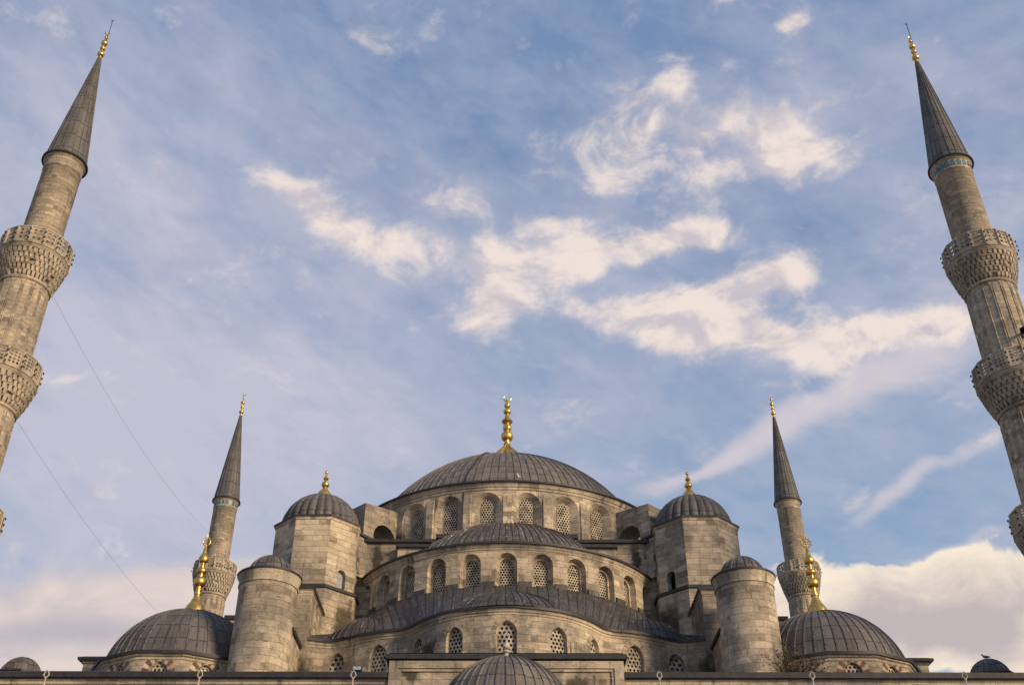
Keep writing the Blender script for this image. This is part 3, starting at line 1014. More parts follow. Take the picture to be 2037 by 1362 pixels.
# arch stones round each opening
mb.build('half_dome_drum', [M['stone'], M['moulding']], mosque)
half_drum = bpy.data.objects['half_dome_drum']
wm = MB(); lattice(wm, cyl(0, 0, RH), hwin(0))
am = MB(); am.smooth = False
o0 = None
for k in range(-6, 7):
    if o0 is None: o0 = o = wm.build('window', [M['lattice'], M['glass']], half_drum, loc=(HC[0], HC[1], 0))
    else: o = o0.copy(); COL.objects.link(o); WL[o.name] = Vector((HC[0], HC[1], 0))
    o.rotation_euler = (0, 0, STEP2 * k)
mb = MB()
prof = [(RH + 0.30, 29.90), (RH + 0.31, 30.0), (9.9, 30.14)] + cap_prof(9.6, 5.50, 30.16, 16, 0.4)
dome(mb, HC, 0, 0, 0, 112, n=112, a0=-90, a1=90, prof=prof, rw=0.11, rh=0.06, rib_stop=2.4, rib_start=3)
mb.m = 1
lathe(mb, [(RH + 0.2, 29.875), (RH + 0.30, 29.865), (RH + 0.335, 29.87), (RH + 0.34, 30.02), (RH + 0.2, 30.06)], 96, HC, -90, 90, uref=RH, smooth=False)
mb.build('half_dome', [M['lead_half'], M['lead_edge']], mosque)

# exedra wall: undulating in plan, nine pierced windows
half = [(0, 60.04), (1.33, 60.22), (2.78, 60.68), (3.95, 61.40), (5.0, 62.45), (5.72, 63.45), (6.5, 64.02), (7.6, 64.28), (9.03, 64.95), (10.2, 65.75), (11.2, 66.0), (12.7, 65.55)]
full = [(-x, y) for x, y in reversed(half[1:])] + half
full = [(x, y + 0.27) for x, y in full]
PX = Path(full, 6)
SX = PX.S
xw = []
def xwin(x, a, zs):
    return Win(PX.s_at_x(x), a, 19.2, zs, 'pointed', 0.30, a - 0.05, cell=0.27, hole=0.345)
for x, a, zs in ((0, 0.60, 21.45), (3.05, 0.56, 21.35), (-3.05, 0.56, 21.35), (5.28, 0.50, 21.45), (-5.28, 0.50, 21.45), (7.85, 0.58, 21.5), (-7.85, 0.58, 21.5), (10.55, 0.52, 21.55), (-10.55, 0.52, 21.55)):
    xw.append(xwin(x, a, zs))
mb = MB(); mb.smooth = False
wall(mb, SX, PX.L[0], PX.L[-1], 16.0, 22.75, xw, 0.4)
mb.m = 1
nrm = [(-n.x, -n.y) for n in PX.N]
pth = [(p.x, p.y) for p in PX.Q]
sweep(mb, pth, nrm, [(0, 22.52), (0.04, 22.55), (0.05, 22.66), (0.12, 22.70), (0.14, 22.79), (0.20, 22.87)])
exedra = mb.build('exedra_wall', [M['stone_exedra'], M['moulding']], mosque)
for w in xw:
    wm = MB(); lattice(wm, SX, w)
    wm.build('window', [M['lattice'], M['glass']], exedra)
# pointed hood stones over the side windows
for w in xw:
    hm = MB(); hm.smooth = False
    for off in (0.06,):
        A = outline(w.c, w.a + 0.02, w.zs, w.zs, 'pointed')[1:-1]
        B = outline(w.c, w.a + 0.30, w.zs, w.zs, 'pointed')[1:-1]
        for i in range(len(A) - 1):
            if i % 2 == 0 and False: continue
            hm.face([SX(*A[i], -0.012), SX(*B[i], -0.012), SX(*B[i + 1], -0.012), SX(*A[i + 1], -0.012)], [(i * 3.1, 0), (i * 3.1, .3), (i * 3.1 + .25, .3), (i * 3.1 + .25, 0)], False)
    hm.build('arch_stones', M['stone'], exedra)

# lead roof between exedra cornice and half-dome drum, with the three exedra half domes
mb = MB()
smax = PX.L[-1] - 0.0
N = 150
def roof_pt(s, t):
    p, n = PX.at(s)
    a = HA * max(-1, min(1, s / smax))
    q = Vector((HC[0] + (RH + 0.02) * math.sin(a), HC[1] - (RH + 0.02) * math.cos(a)))
    o = p - n * 0.22
    x = o.lerp(q, t)
    z = 22.98 + (26.98 - 22.98) * (t ** 0.92)
    return (x.x, x.y, z)
Pg, UVg = [], []
for i in range(N + 1):
    s = -smax + 2 * smax * i / N
    Pg.append([roof_pt(s, j / 8) for j in range(9)])
    UVg.append([(s / 0.62, (1 - j / 8) * 6.5) for j in range(9)])
mb.grid(Pg, UVg)
for i in range(0, 47):
    s = -smax + 2 * smax * i / 46
    pts = [Vector(roof_pt(s, j / 8)) for j in range(9)]
    sd = Vector((math.cos(HA * s / smax), math.sin(HA * s / smax), 0))
    strip_rib(mb, pts, [Vector((0, 0, 1))] * 9, [sd] * 9, 0.10, 0.06, i + 0.5)
dome(mb, (0, 64.95), 0, 0, 0, 58, n=116, a0=-88, a1=88, prof=[(5.0, 23.0)] + cap_prof(4.9, 2.30, 23.02, 10, 0.3), rw=0.09, rh=0.05, rib_stop=1.2, rib_start=1)
for s in (-1, 1):
    dome(mb, (s * 8.9, 68.2), 0, 0, 0, 34, n=68, a0=-100, a1=100, prof=cap_prof(2.85, 1.95, 23.05, 8, 0.3), rw=0.10, rh=0.06, rib_stop=0.8)
# upstands against the drum between the windows
for k in range(-7, 7):
    a0, a1 = (k + 0.5) * STEP2 - R_(2.2), (k + 0.5) * STEP2 + R_(2.2)
    lathe(mb, [(RH + 0.16, 26.7), (RH + 0.14, 27.22), (RH + 0.02, 27.30)], 4, HC, math.degrees(a0), math.degrees(a1), ribs=60, smooth=False)
mb.m = 1
sweep(mb, pth, nrm, [(0.17, 22.875), (0.25, 22.865), (0.285, 22.87), (0.29, 23.03), (0.1, 23.08)])
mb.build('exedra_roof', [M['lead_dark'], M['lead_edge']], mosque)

# front piers: stepped blocks, weight turrets and stair turrets, one set each side
for s in (-1, 1):
    cx, cy = s * 13.75, 73.0
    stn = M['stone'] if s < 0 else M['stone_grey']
    # weight turret
    oc = ngon((cx, cy), 3.24, 8, PI / 8)
    oc_low = ngon((cx, cy), 3.40, 8, PI / 8)
    tm = MB(); tm.smooth = False
    cor = PI / 8
    prism(tm, oc_low, 16.0, 28.2, True)
    # upper octagon with a small round-headed opening on the inner diagonal face
    for i in range(8):
        a, b = oc[i], oc[(i + 1) % 8]
        L = math.hypot(b[0] - a[0], b[1] - a[1])
        t = ((b[0] - a[0]) / L, (b[1] - a[1]) / L)
        mx, my = (a[0] + b[0]) / 2 - cx, (a[1] + b[1]) / 2 - cy
        ws = []
        if my < -1 and mx * -s > 1:
            ws = [Win(L * (0.42 if s > 0 else 0.55), 0.36, 28.35, 29.35, 'round', 0.3 if s < 0 else 0.5)]
            wp = plane(a, t); wi = ws[0]
        u0 = i * 2.7
        SS = plane(a, t)
        wall(tm, SS, 0, L, 28.2, 33.3, ws, 3.0)
    tm.m = 1
    trim(tm, oc, [(0, 33.12), (0.05, 33.16), (0.07, 33.28), (0.13, 33.34)])
    tm.m = 2
    trim(tm, oc, [(0.11, 33.34), (0.16, 33.34), (0.17, 33.46), (0.05, 33.53)])
    tm.face([(p[0], p[1], 33.52) for p in oc])
    trim(tm, oc_low, [(0, 28.0), (0.12, 28.02), (0.14, 28.22), (-0.3, 28.34)])
    wt = tm.build('weight_turret', [stn, M['moulding'], M['lead_edge']], mosque)
    om = MB()
    O1 = outline(wi.c, wi.a, wi.z0, wi.zs, 'round')
    d = wi.depth
    for i in range(len(O1) // 2):
        j = len(O1) - 1 - i
        om.face([wp(*O1[i], d), wp(*O1[j], d), wp(*O1[j - 1], d), wp(*O1[i + 1], d)], smooth=False)
    om.build('window_pane' if s < 0 else 'opening', M['glass_pale'] if s < 0 else M['void'], wt)
    dm = MB()
    # gently lobed lead dome: each sheet is a rib of its own
    pr = cap_prof(2.82, 2.84, 33.50, 14, 0.25)
    P, UV = [], []
    nr = 28; sub = 6
    V = [0]
    for p, q in zip(pr, pr[1:]): V.append(V[-1] + math.hypot(q[0] - p[0], q[1] - p[1]))
    for i in range(nr * sub + 1):
        a = 2 * PI * i / (nr * sub)
        ph = (i % sub) / sub
        k = 0.965 + 0.065 * math.sin(PI * ph) ** 0.6
        P.append([(cx + r * k * math.sin(a), cy - r * k * math.cos(a), z + (k - 1) * 1.5 * max(0, 1 - r / 2.82)) for r, z in pr])
        UV.append([(i / sub, v) for v in V])
    dm.grid(P, UV, True)
    td = dm.build('turret_dome', M['lead'], wt)
    fm = MB()
    finial_mesh(fm, (cx, cy), 36.65, 38.6, TURRET_KEYS, n=18)
    fm.build('finial', M['gold'], wt)
    # rectangular buttress in front of the pier
    bm_ = MB(); bm_.smooth = False
    xa, xb = sorted((s * 12.45, s * 15.6))
    box(bm_, xa, xb, 65.3, 70.2, 16.0, 26.1)
    bm_.m = 1
    rect = [(xa, 65.3), (xb, 65.3), (xb, 70.2), (xa, 70.2)]
    trim(bm_, rect, [(0, 25.75), (0.04, 25.8), (0.06, 25.95), (0.14, 26.0), (0.14, 26.06)])
    bm_.m = 2
    trim(bm_, rect, [(0.1, 26.05), (0.2, 26.04), (0.21, 26.2), (0.0, 26.28)])
    bm_.face([(xa, 65.3, 26.27), (xb, 65.3, 26.27), (xb, 70.2, 26.27), (xa, 70.2, 26.27)])
    bm_.build('buttress', [stn, M['moulding'], M['lead_edge']], mosque)
    # low link between buttress and stair turret
    bm_ = MB(); bm_.smooth = False
    xa, xb = sorted((s * 12.75, s * 15.4))
    box(bm_, xa, xb, 62.0, 65.4, 16.0, 22.15)
    bm_.m = 1
    box(bm_, xa - 0.14, xb + 0.14, 61.9, 65.2, 22.15, 22.36, True)
    bm_.build('link_wall', [stn, M['lead_edge']], mosque)
    # round stair turret
    sc = (s * 14.42, 62.0)
    sm_ = MB()
    lathe(sm_, [(1.76, 16.0), (1.76, 18.75), (1.735, 18.8), (1.74, 24.65)], 40, sc, uref=1.75)
    sm_.m = 1
    lathe(sm_, [(1.75, 24.65), (1.80, 24.653), (1.81, 24.75), (1.77, 24.79), (1.80, 25.05), (1.86, 25.17), (1.88, 25.27), (1.92, 25.33)], 40, sc, uref=1.75)
    sm_.m = 2
    lathe(sm_, [(1.9, 25.31), (1.95, 25.33), (1.965, 25.43), (1.9, 25.48), (1.42, 25.56)], 40, sc, uref=1.75)
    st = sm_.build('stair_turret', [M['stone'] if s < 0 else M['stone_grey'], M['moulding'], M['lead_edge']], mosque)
    dm = MB()
    dome(dm, sc, 1.36, 1.26, 25.52, 18, n=54, rw=0.09, rh=0.05, rib_stop=0.1, nv=10)
    dm.build('cap_dome', M['lead'], st)
    # pier seen beside the corner dome, on the flank of the building
    bm_ = MB(); bm_.smooth = False
    xa, xb = sorted((s * 15.5, s * 19.2))
    box(bm_, xa, xb, 71.4, 74.2, 16.0, 26.3)
    bm_.m = 1
    box(bm_, xa - 0.15, xb + 0.15, 71.25, 74.35, 26.3, 26.55, True)
    bm_.build('flank_buttress', [stn, M['lead_edge']], mosque)

    # corner dome on its twelve-sided drum
    cc = (s * 19.85, 66.0)
    RC = 5.18
    tw = ngon(cc, RC, 12, PI / 12)
    cm = MB(); cm.smooth = False
    wl = []
    for i in range(12):
        a, b = tw[i], tw[(i + 1) % 12]
        L = math.hypot(b[0] - a[0], b[1] - a[1])
        t = ((b[0] - a[0]) / L, (b[1] - a[1]) / L)
        my = (a[1] + b[1]) / 2 - cc[1]
        ws = []
        if my < 1.5:
            ws = [Win(L / 2, 0.52, 17.7, 19.36, 'pointed', 0.22, 0.48, cell=0.25, hole=0.34)]
            wl.append((plane(a, t), ws[0]))
        wall(cm, plane(a, t), 0, L, 16.0, 20.35, ws, 3.0)
    cm.m = 1
    trim(cm, tw, [(0, 20.05), (0.05, 20.1), (0.06, 20.22), (0.16, 20.28), (0.2, 20.4)])
    cd = cm.build('corner_drum', [M['stone_exedra'], M['moulding']], mosque)
    for SP, w in wl:
        wm = MB(); lattice(wm, SP, w)
        wm.build('window', [M['lattice'], M['glass']], cd)
        vm = MB(); vm.smooth = False
        A = outline(w.c, w.a + 0.015, w.zs, w.zs, 'pointed', 8)[1:-1]
        # alternating red and pale voussoirs radiating from the arch
        cnt = 11
        for k in range(cnt):
            a0 = PI - PI * (k + 0.08) / cnt; a1 = PI - PI * (k + 0.92) / cnt
            pin = []; pout = []
            for aa in (a0, a1):
                ca, sa = math.cos(aa), math.sin(aa)
                ri = None
                lo, hi = 0.2, 1.6
                for _ in range(30):
                    m_ = (lo + hi) / 2
                    x = m_ * ca; z = m_ * sa
                    inside = abs(x) < w.a and z < arch_h(x, w.a, 'pointed')
                    if inside: lo = m_
                    else: hi = m_
                ri = lo + 0.02
                pin.append((w.c + ri * ca, w.zs + ri * sa)); pout.append((w.c + (ri + 0.42) * ca, w.zs + (ri + 0.46) * sa))
            vm.m = 0 if k % 2 == 0 else 1
            q = [pin[0], pin[1], pout[1], pout[0]]
            vm.face([SP(*p, -0.012) for p in q][::-1], q[::-1], False)
        vm.build('voussoirs', [M['red'], M['moulding']], cd)
    dm = MB()
    pr = [(RC + 0.12, 20.42), (RC + 0.1, 20.6)] + cap_prof(4.80, 3.97, 20.68, 16, 0.3)
    dome(dm, cc, 0, 0, 0, 48, n=96, prof=pr, rw=0.10, rh=0.05, rib_stop=0.9, rib_start=2)
    dm.m = 1
    trim(dm, tw, [(0.16, 20.39), (0.30, 20.38), (0.32, 20.56), (0.05, 20.66), (-0.3, 20.68)])
    cdome = dm.build('corner_dome', [M['lead'], M['lead_edge']], mosque)
    fm = MB()
    finial_mesh(fm, cc, 24.95, 29.75, CORNER_KEYS, n=22)
    # pierced leaf-shaped loop at the tip
    if s < 0:
        lp = [(0, 0), (0.17, 0.14), (0.24, 0.32), (0.17, 0.50), (0.06, 0.66), (0, 0.85)]
    else:
        lp = [(0, 0), (0.20, 0.10), (0.30, 0.30), (0.24, 0.50), (0.10, 0.62), (0, 0.95)]
    z0 = 24.95 + 4.8 * 0.9
    loop = [(cc[0] + x, cc[1], z0 + z) for x, z in smooth_prof(lp, 4)]
    loop2 = [(cc[0] * 2 - p[0], p[1], p[2]) for p in loop]
    tube(fm, loop, 0.04, 6); tube(fm, loop2, 0.04, 6)
    tube(fm, [(cc[0], cc[1], z0 + 0.08), (cc[0], cc[1], z0 + 0.55)], 0.045, 6)
    for zz in (0.22, 0.38):
        tube(fm, [(cc[0] - 0.2, cc[1], z0 + zz), (cc[0], cc[1], z0 + zz + 0.06), (cc[0] + 0.2, cc[1], z0 + zz)], 0.03, 6)
    if s > 0:
        for k in range(9):
            a = R_(-60 + 300 * k / 8)
            fx, fz = 0.30 * math.cos(a), 0.34 + 0.30 * math.sin(a)
            tube(fm, [(cc[0] + fx, cc[1], z0 + fz), (cc[0] + fx * 1.3, cc[1], z0 + 0.34 + (fz - 0.34) * 1.3)], [0.06, 0.02], 5)
    fm.build('finial', M['gold'], cdome)
    # plain block behind each corner dome
    bm_ = MB(); bm_.smooth = False
    xa, xb = sorted((s * 17.0, s * 26.95))
    box(bm_, xa, xb, 68.0, 80.0, 14.0, 22.35)
    bm_.m = 1
    trim(bm_, [(xa, 68.0), (xb, 68.0), (xb, 80.0), (xa, 80.0)], [(0, 22.1), (0.08, 22.15), (0.14, 22.33)])
    bm_.m = 2
    rr = [(xa, 68.0), (xb, 68.0), (xb, 80.0), (xa, 80.0)]
    trim(bm_, rr, [(0.12, 22.32), (0.32, 22.30), (0.34, 22.46), (0, 22.6)])
    bm_.face([(xa, 68.0, 22.6), (xb, 68.0, 22.6), ((xa + xb) / 2 + 3, 74, 23.3), ((xa + xb) / 2 - 3, 74, 23.3)])
    bm_.face([(xb, 68.0, 22.6), (xb, 80.0, 22.6), ((xa + xb) / 2 + 3, 74, 23.3)])
    bm_.face([(xa, 68.0, 22.6), ((xa + xb) / 2 - 3, 74, 23.3), (xa, 80, 22.6)])
    bm_.face([(xb, 80.0, 22.6), (xa, 80.0, 22.6), ((xa + xb) / 2 - 3, 74, 23.3), ((xa + xb) / 2 + 3, 74, 23.3)])
    bm_.build('corner_block', [stn, M['moulding'], M['lead_edge']], mosque)
    # little lead dome at the end of the front
    dm = MB()
    scn = (s * 28.15, 62.2)
    dome(dm, scn, 1.12, 0.95, 19.6, 18, n=54, rw=0.05, rh=0.03, rib_stop=0.12, nv=10)
    dm.m = 1
    o8 = ngon(scn, 1.35, 8, PI / 8)
    prism(dm, o8, 17.0, 19.45, True)
    trim(dm, o8, [(0, 19.4), (0.12, 19.42), (0.12, 19.52), (-0.28, 19.66)])
    if s > 0:
        prism(dm, [(scn[0] + 0.9, 61.6), (scn[0] + 2.6, 61.6), (scn[0] + 2.6, 63.0), (scn[0] + 0.9, 63.0)], 17.0, 0, True, lambda p: 19.5 - 0.33 * (p[0] - scn[0]))
    dm.build('small_dome', [M['lead'], M['lead_edge']], mosque)
    # side half dome with its drum, as on the front
    wm = MB(); wm.smooth = False
    SC = (s * 8.0, DY)
    lathe(wm, [(RH, 20.0), (RH, 29.55)], 60, SC, s * 90 - 80, s * 90 + 80, uref=RH)
    wm.build('side_drum', stn, mosque)
    wm = MB()
    dome(wm, SC, 0, 0, 0, 60, n=120, a0=s * 90 - 90, a1=s * 90 + 90, prof=[(RH + 0.55, 29.55), (RH + 0.55, 30.0)] + cap_prof(11.4, 5.0, 30.05, 12, 0.4), rib_stop=2)
    wm.build('side_half_dome', M['lead'], mosque)

# front wall and its raised centre
def facade_wing(xa, xb):
    m_ = MB(); m_.smooth = False
    SF = plane((xa, 58.3), (1, 0))
    wall(m_, SF, 0, xb - xa, -EYE, 18.0, [], 4.0)
    rg = random.Random(int(xa * 10)); k_ = 18
    pth_ = [(xa + (xb - xa) * i / k_, 58.3 - (rg.uniform(0, 0.035) if 0 < i < k_ else 0)) for i in range(k_ + 1)]
    m_.m = 1
    trim(m_, pth_, [(0, 17.45), (0.05, 17.5), (0.07, 17.62), (0.16, 17.66), (0.16, 17.74), (0.24, 17.80), (0.26, 17.92), (0.36, 18.0)], False)
    m_.m = 2
    trim(m_, pth_, [(0.3, 18.0), (0.36, 18.12), (0.42, 18.12), (0.44, 18.40), (0.36, 18.45), (-2.5, 18.75)], False)
    return m_.build('front_wall', [M['stone_exedra'], M['moulding'], M['lead_edge']], mosque)
facade_wing(-31.4, -6.42)
facade_wing(6.42, 31.4)
m_ = MB(); m_.smooth = False
box(m_, -6.40, 6.40, 58.02, 60.0, -EYE, 19.05)
m_.m = 1
# stone frame moulding set proud of the panel
for xa, xb, za, zb in ((-6.36, -5.86, -EYE, 18.62), (5.86, 6.36, -EYE, 18.62), (-6.36, 6.36, 18.623, 19.02)):
    box(m_, xa, xb, 57.86, 58.03, za, zb, True)
for xa, xb, za, zb in ((-5.86, -5.70, -EYE, 18.46), (5.70, 5.86, -EYE, 18.46), (-5.86, 5.86, 18.463, 18.622)):
    box(m_, xa, xb, 57.93, 58.03, za, zb, True)
m_.m = 2
rect = [(-6.40, 57.9), (6.40, 57.9), (6.40, 60.2), (-6.40, 60.2)]
trim(m_, rect, [(0.0, 19.08), (0.14, 19.10), (0.16, 19.11), (0.17, 19.33), (0.08, 19.40), (-0.4, 19.5)])
m_.face([(p[0], p[1], 19.47) for p in rect])
m_.build('portal_block', [M['stone_exedra'], M['moulding'], M['lead_edge']], mosque)

# ------------------------------------------------------------------ minarets
def parapet(mb, R, z0, z1, npan, cols, rows, rim=0.06):
    """pierced parapet panels between posts; slot 0 stone, slot 1 posts"""
    poly = ngon((0, 0), R, npan, PI / npan - PI / 2 - 2 * PI / npan)
    for i in range(npan):
        a, b = poly[i], poly[(i + 1) % npan]
        L = math.hypot(b[0] - a[0], b[1] - a[1])
        t = ((b[0] - a[0]) / L, (b[1] - a[1]) / L)
        SP = plane(a, t)
        mx, mz = 0.12, 0.2
        x0, x1, za, zb = mx, L - mx, z0 + mz, z1 - mz
        for dd in (0.0, 0.09):
            for (sa, sb, zc, zd) in ((0, L, z0, za), (0, L, zb, z1), (0, x0, za, zb), (x1, L, za, zb)):
                q = [SP(sa, zc, dd), SP(sb, zc, dd), SP(sb, zd, dd), SP(sa, zd, dd)]
                mb.face(q, [(sa + i, zc), (sb + i, zc), (sb + i, zd), (sa + i, zd)], False)
        cw, ch = (x1 - x0) / cols, (zb - za) / rows
        hr = min(cw, ch) * 0.37
        for c in range(cols):
            for r in range(rows):
                sc, zc = x0 + (c + 0.5) * cw, za + (r + 0.5) * ch
                cell = [(sc - cw / 2, zc - ch / 2), (sc, zc - ch / 2), (sc + cw / 2, zc - ch / 2), (sc + cw / 2, zc), (sc + cw / 2, zc + ch / 2), (sc, zc + ch / 2), (sc - cw / 2, zc + ch / 2), (sc - cw / 2, zc)]
                hole = [(sc + hr * math.cos(R_(225 + 45 * k)), zc + hr * math.sin(R_(225 + 45 * k))) for k in range(8)]
                for k in range(8):
                    j = (k + 1) % 8
                    q = [cell[k], cell[j], hole[j], hole[k]]
                    mb.face([SP(*p, 0) for p in q], q, False)
                    q2 = [hole[k], hole[j]]
                    mb.face([SP(*q2[0], 0), SP(*q2[1], 0), SP(*q2[1], 0.09), SP(*q2[0], 0.09)], q2 + q2[::-1], False)
        # coping and post
        mb.face([SP(-0.02, z1, -0.04), SP(L + 0.02, z1, -0.04), SP(L + 0.02, z1, 0.14), SP(-0.02, z1, 0.14)])
        for zz0, zz1 in ((z1 - 0.1, z1), (z0, z0 + 0.12)):
            mb.face([SP(-0.01, zz0, -0.04), SP(L + 0.01, zz0, -0.04), SP(L + 0.01, zz1, -0.04), SP(-0.01, zz1, -0.04)])
            mb.face([SP(-0.01, zz0, 0.0), SP(L + 0.01, zz0, 0.0), SP(L + 0.01, zz0, -0.04), SP(-0.01, zz0, -0.04)])
        P = [[SP(x, z, d) for z in (z0, z1 - 0.02)] for x, d in ((-0.09, 0.0), (-0.07, -0.07), (0.07, -0.07), (0.09, 0.0))]
        mb.grid(P, [[(k, 0), (k, 1)] for k in range(4)], False)
    return poly

def corbels(mb, R0, R1, z0, z1, tiers, n):
    """stalactite corbelling: stacked rings of little hanging niches, staggered tier by tier"""
    h = (z1 - z0) / tiers
    rng = random.Random(int(R1 * 100))
    for t in range(tiers):
        f0, f1 = t / tiers, (t + 1) / tiers
        ra = R0 + (R1 - R0) * f0 ** 0.72; rb = R0 + (R1 - R0) * f1 ** 0.72
        za, zb = z0 + h * t, z0 + h * (t + 1)
        # deep recess behind the niches, then a thin ledge carrying the next tier
        lathe(mb, [(ra - 0.05, za), (ra - 0.09, za + 0.06), (ra - 0.02, zb - 0.09), (rb + 0.03, zb - 0.07), (rb + 0.05, zb - 0.015), (rb - 0.02, zb)], n * 2, (0, 0), uref=1.5, smooth=False)
        for k in range(n):
            a = 2 * PI * (k + 0.5 * (t % 2)) / n
            miss = rng.random()
            if miss < 0.08: continue
            w = PI / n * rng.uniform(0.52, 0.74)
            dz = rng.uniform(-0.07, 0.04)
            rm = rb + rng.uniform(-0.01, 0.035)
            def P(da, r, z): return (r * math.sin(a + da), -r * math.cos(a + da), z)
            top, mid, low = zb - 0.06, zb - h * 0.60, zb - h * 1.0 + dz
            # a hanging bracket: square shoulder narrowing to a blunt drop
            A = [(-w, top, rm), (-w, mid, rm - 0.03), (-0.85 * w, mid - 0.05, rm - 0.05), (-0.62 * w, low, ra + 0.07)]
            o = [P(x, r, z) for x, z, r in A] + [P(-x, r, z) for x, z, r in reversed(A)]
            i_ = [P(x, ra - 0.1, z) for x, z, r in A] + [P(-x, ra - 0.1, z) for x, z, r in reversed(A)]
            uv = [(k + q * 0.1, t + q * 0.07) for q in range(8)]
            for q in range(3):
                mb.face([o[q + 1], o[6 - q], o[7 - q], o[q]], [uv[q + 1], uv[6 - q], uv[7 - q], uv[q]], False)
            for q in range(8):
                r2 = (q + 1) % 8
                mb.face([o[q], o[r2], i_[r2], i_[q]], [(k, 0), (k + .2, 0), (k + .2, .2), (k, .2)], False)

def fluted(mb, R, R2, z0, z1, n, ribs=True):
    poly = ngon((0, 0), 1.0, n, -PI / 2)
    for i in range(n):
        a, b = poly[i], poly[(i + 1) % n]
        u0 = i * 2 * PI * R / n; u1 = (i + 1) * 2 * PI * R / n
        mb.face([(a[0] * R, a[1] * R, z0), (b[0] * R, b[1] * R, z0), (b[0] * R2, b[1] * R2, z1), (a[0] * R2, a[1] * R2, z1)], [(u0, z0), (u1, z0), (u1, z1), (u0, z1)], False)
        if ribs:
            # paired roll mouldings on each arris, joined by little arches at the top
            for da in (-0.035, 0.035):
                an = -PI / 2 + 2 * PI * i / n + da
                e = Vector((math.cos(an), math.sin(an), 0))
                tube(mb, [e * (R * 0.995) + Vector((0, 0, z0)), e * (R2 * 0.995) + Vector((0, 0, z1 - 0.75))], 0.058, 5, False)
            A0 = -PI / 2 + 2 * PI * i / n; dA = 2 * PI / n
            pts = []
            for k in range(9):
                x = -1 + 2 * k / 8
                an = A0 + dA * (0.5 + 0.42 * x)
                rr = R2 * math.cos(PI / n) / math.cos((0.42 * x) * dA)
                pts.append((rr * math.cos(an), rr * math.sin(an), z1 - 0.75 + 0.5 * math.sqrt(max(0, 1 - x * x))))
            tube(mb, pts, 0.04, 5, False)

def lamp_mesh():
    m_ = MB(); m_.smooth = False
    tube(m_, [(0, 0, 0), (0, -0.15, 0.01)], 0.014, 5)
    box(m_, -0.05, 0.05, -0.21, -0.13, -0.04, 0.05, True)
    tube(m_, [(0, -0.17, -0.10), (0, -0.17, -0.04)], [0.035, 0.02], 6)
    return m_
def make_minaret(loc, label):
    root = empty('minaret', loc, label, 'minaret', 'four minarets at the corners of the prayer hall')
    X, Y = loc[0], loc[1]
    def B(mb, name, mats, parent=root):
        # authored about the axis: shift into place
        mb.v = [(p[0] + X, p[1] + Y, p[2]) for p in mb.v]
        return mb.build(name, mats, parent)
    m_ = MB(); m_.smooth = False
    prism(m_, ngon((0, 0), 3.0, 8, PI / 8), -EYE, 14.0, True)
    lathe(m_, [(2.7, 14.0), (2.15, 16.5)], 16, smooth=False)
    fluted(m_, 2.12, 2.02, 16.0, 24.8, 16)
    fluted(m_, 1.92, 1.82, 26.4, 35.1, 16)
    fluted(m_, 1.72, 1.62, 36.8, 44.75, 16)
    for r, z in ((2.05, 24.65), (1.86, 34.95), (1.66, 44.6)):
        lathe(m_, [(r, z - 0.15), (r + 0.07, z - 0.08), (r + 0.07, z + 0.04), (r, z + 0.1)], 32, smooth=False)
    B(m_, 'shaft', M['stone_tower'])
    m_ = MB(); m_.smooth = False
    fluted(m_, 1.37, 1.34, 46.6, 55.2, 16, False)
    lathe(m_, [(1.34, 55.2), (1.37, 55.24), (1.37, 55.34), (1.35, 55.38), (1.36, 56.0), (1.44, 56.06), (1.52, 56.24), (1.52, 56.32)], 32, smooth=False)
    B(m_, 'upper_shaft', M['stone_tower'])
    for R0, R1, zc, ch_, cols, rows in ((2.02, 2.85, 24.75, 1.85, 3, 5), (1.82, 2.58, 35.05, 1.85, 3, 4), (1.62, 2.32, 44.70, 2.05, 2, 3)):
        m_ = MB(); m_.smooth = False
        corbels(m_, R0, R1 - 0.08, zc, zc + ch_, 5, 40)
        lathe(m_, [(R1 - 0.1, zc + ch_ - 0.02), (R1 - 0.02, zc + ch_ + 0.05), (R1 + 0.02, zc + ch_ + 0.15), (R1 - 0.06, zc + ch_ + 0.22), (R1 + 0.02, zc + ch_ + 0.26), (R1 + 0.02, zc + ch_ + 0.34)], 32, smooth=False)
        lathe(m_, [(R1, zc + ch_ + 0.28), (1.2, zc + ch_ + 0.30)], 32, smooth=False)
        bal = B(m_, 'balcony', M['carved'])
        m_ = MB(); m_.smooth = False
        poly = parapet(m_, R1, zc + ch_ + 0.32, zc + ch_ + 1.66, 16, cols, rows)
        B(m_, 'parapet', M['carved'], bal)
        yield_l.append((root, bal, R1, zc + ch_ + 0.32))
    m_ = MB()
    n = 20
    prof = [(1.60, 56.22), (1.62, 56.34), (1.46, 56.5)] + [(1.46 - (1.46 - 0.13) * k / 14.0 - 0.0, 56.5 + 11.5 * k / 14.0) for k in range(1, 15)]
    lathe(m_, prof, 60, ribs=n)
    for k in range(n):
        a = 2 * PI * k / n
        e = Vector((math.sin(a), -math.cos(a), 0)); sd = Vector((math.cos(a), math.sin(a), 0))
        pts = [e * r + Vector((0, 0, z)) for r, z in prof[2:]]
        strip_rib(m_, pts, [e] * len(pts), [sd] * len(pts), 0.07, 0.04, k + 0.5)
    m_.m = 1
    lathe(m_, [(1.45, 56.28), (1.61, 56.20), (1.64, 56.22), (1.63, 56.36), (1.5, 56.46)], 40, smooth=False)
    B(m_, 'spire', [M['lead_cone'], M['lead_edge']])
    m_ = MB()
    finial_mesh(m_, (0, 0), 67.85, 71.5, MIN_KEYS, n=16)
    crescent(m_, (0, 0, 71.12), 0.20, 0.042, 60, tilt=0.6)
    B(m_, 'finial', M['gold'])
    return root
yield_l = []
FR = 58.3
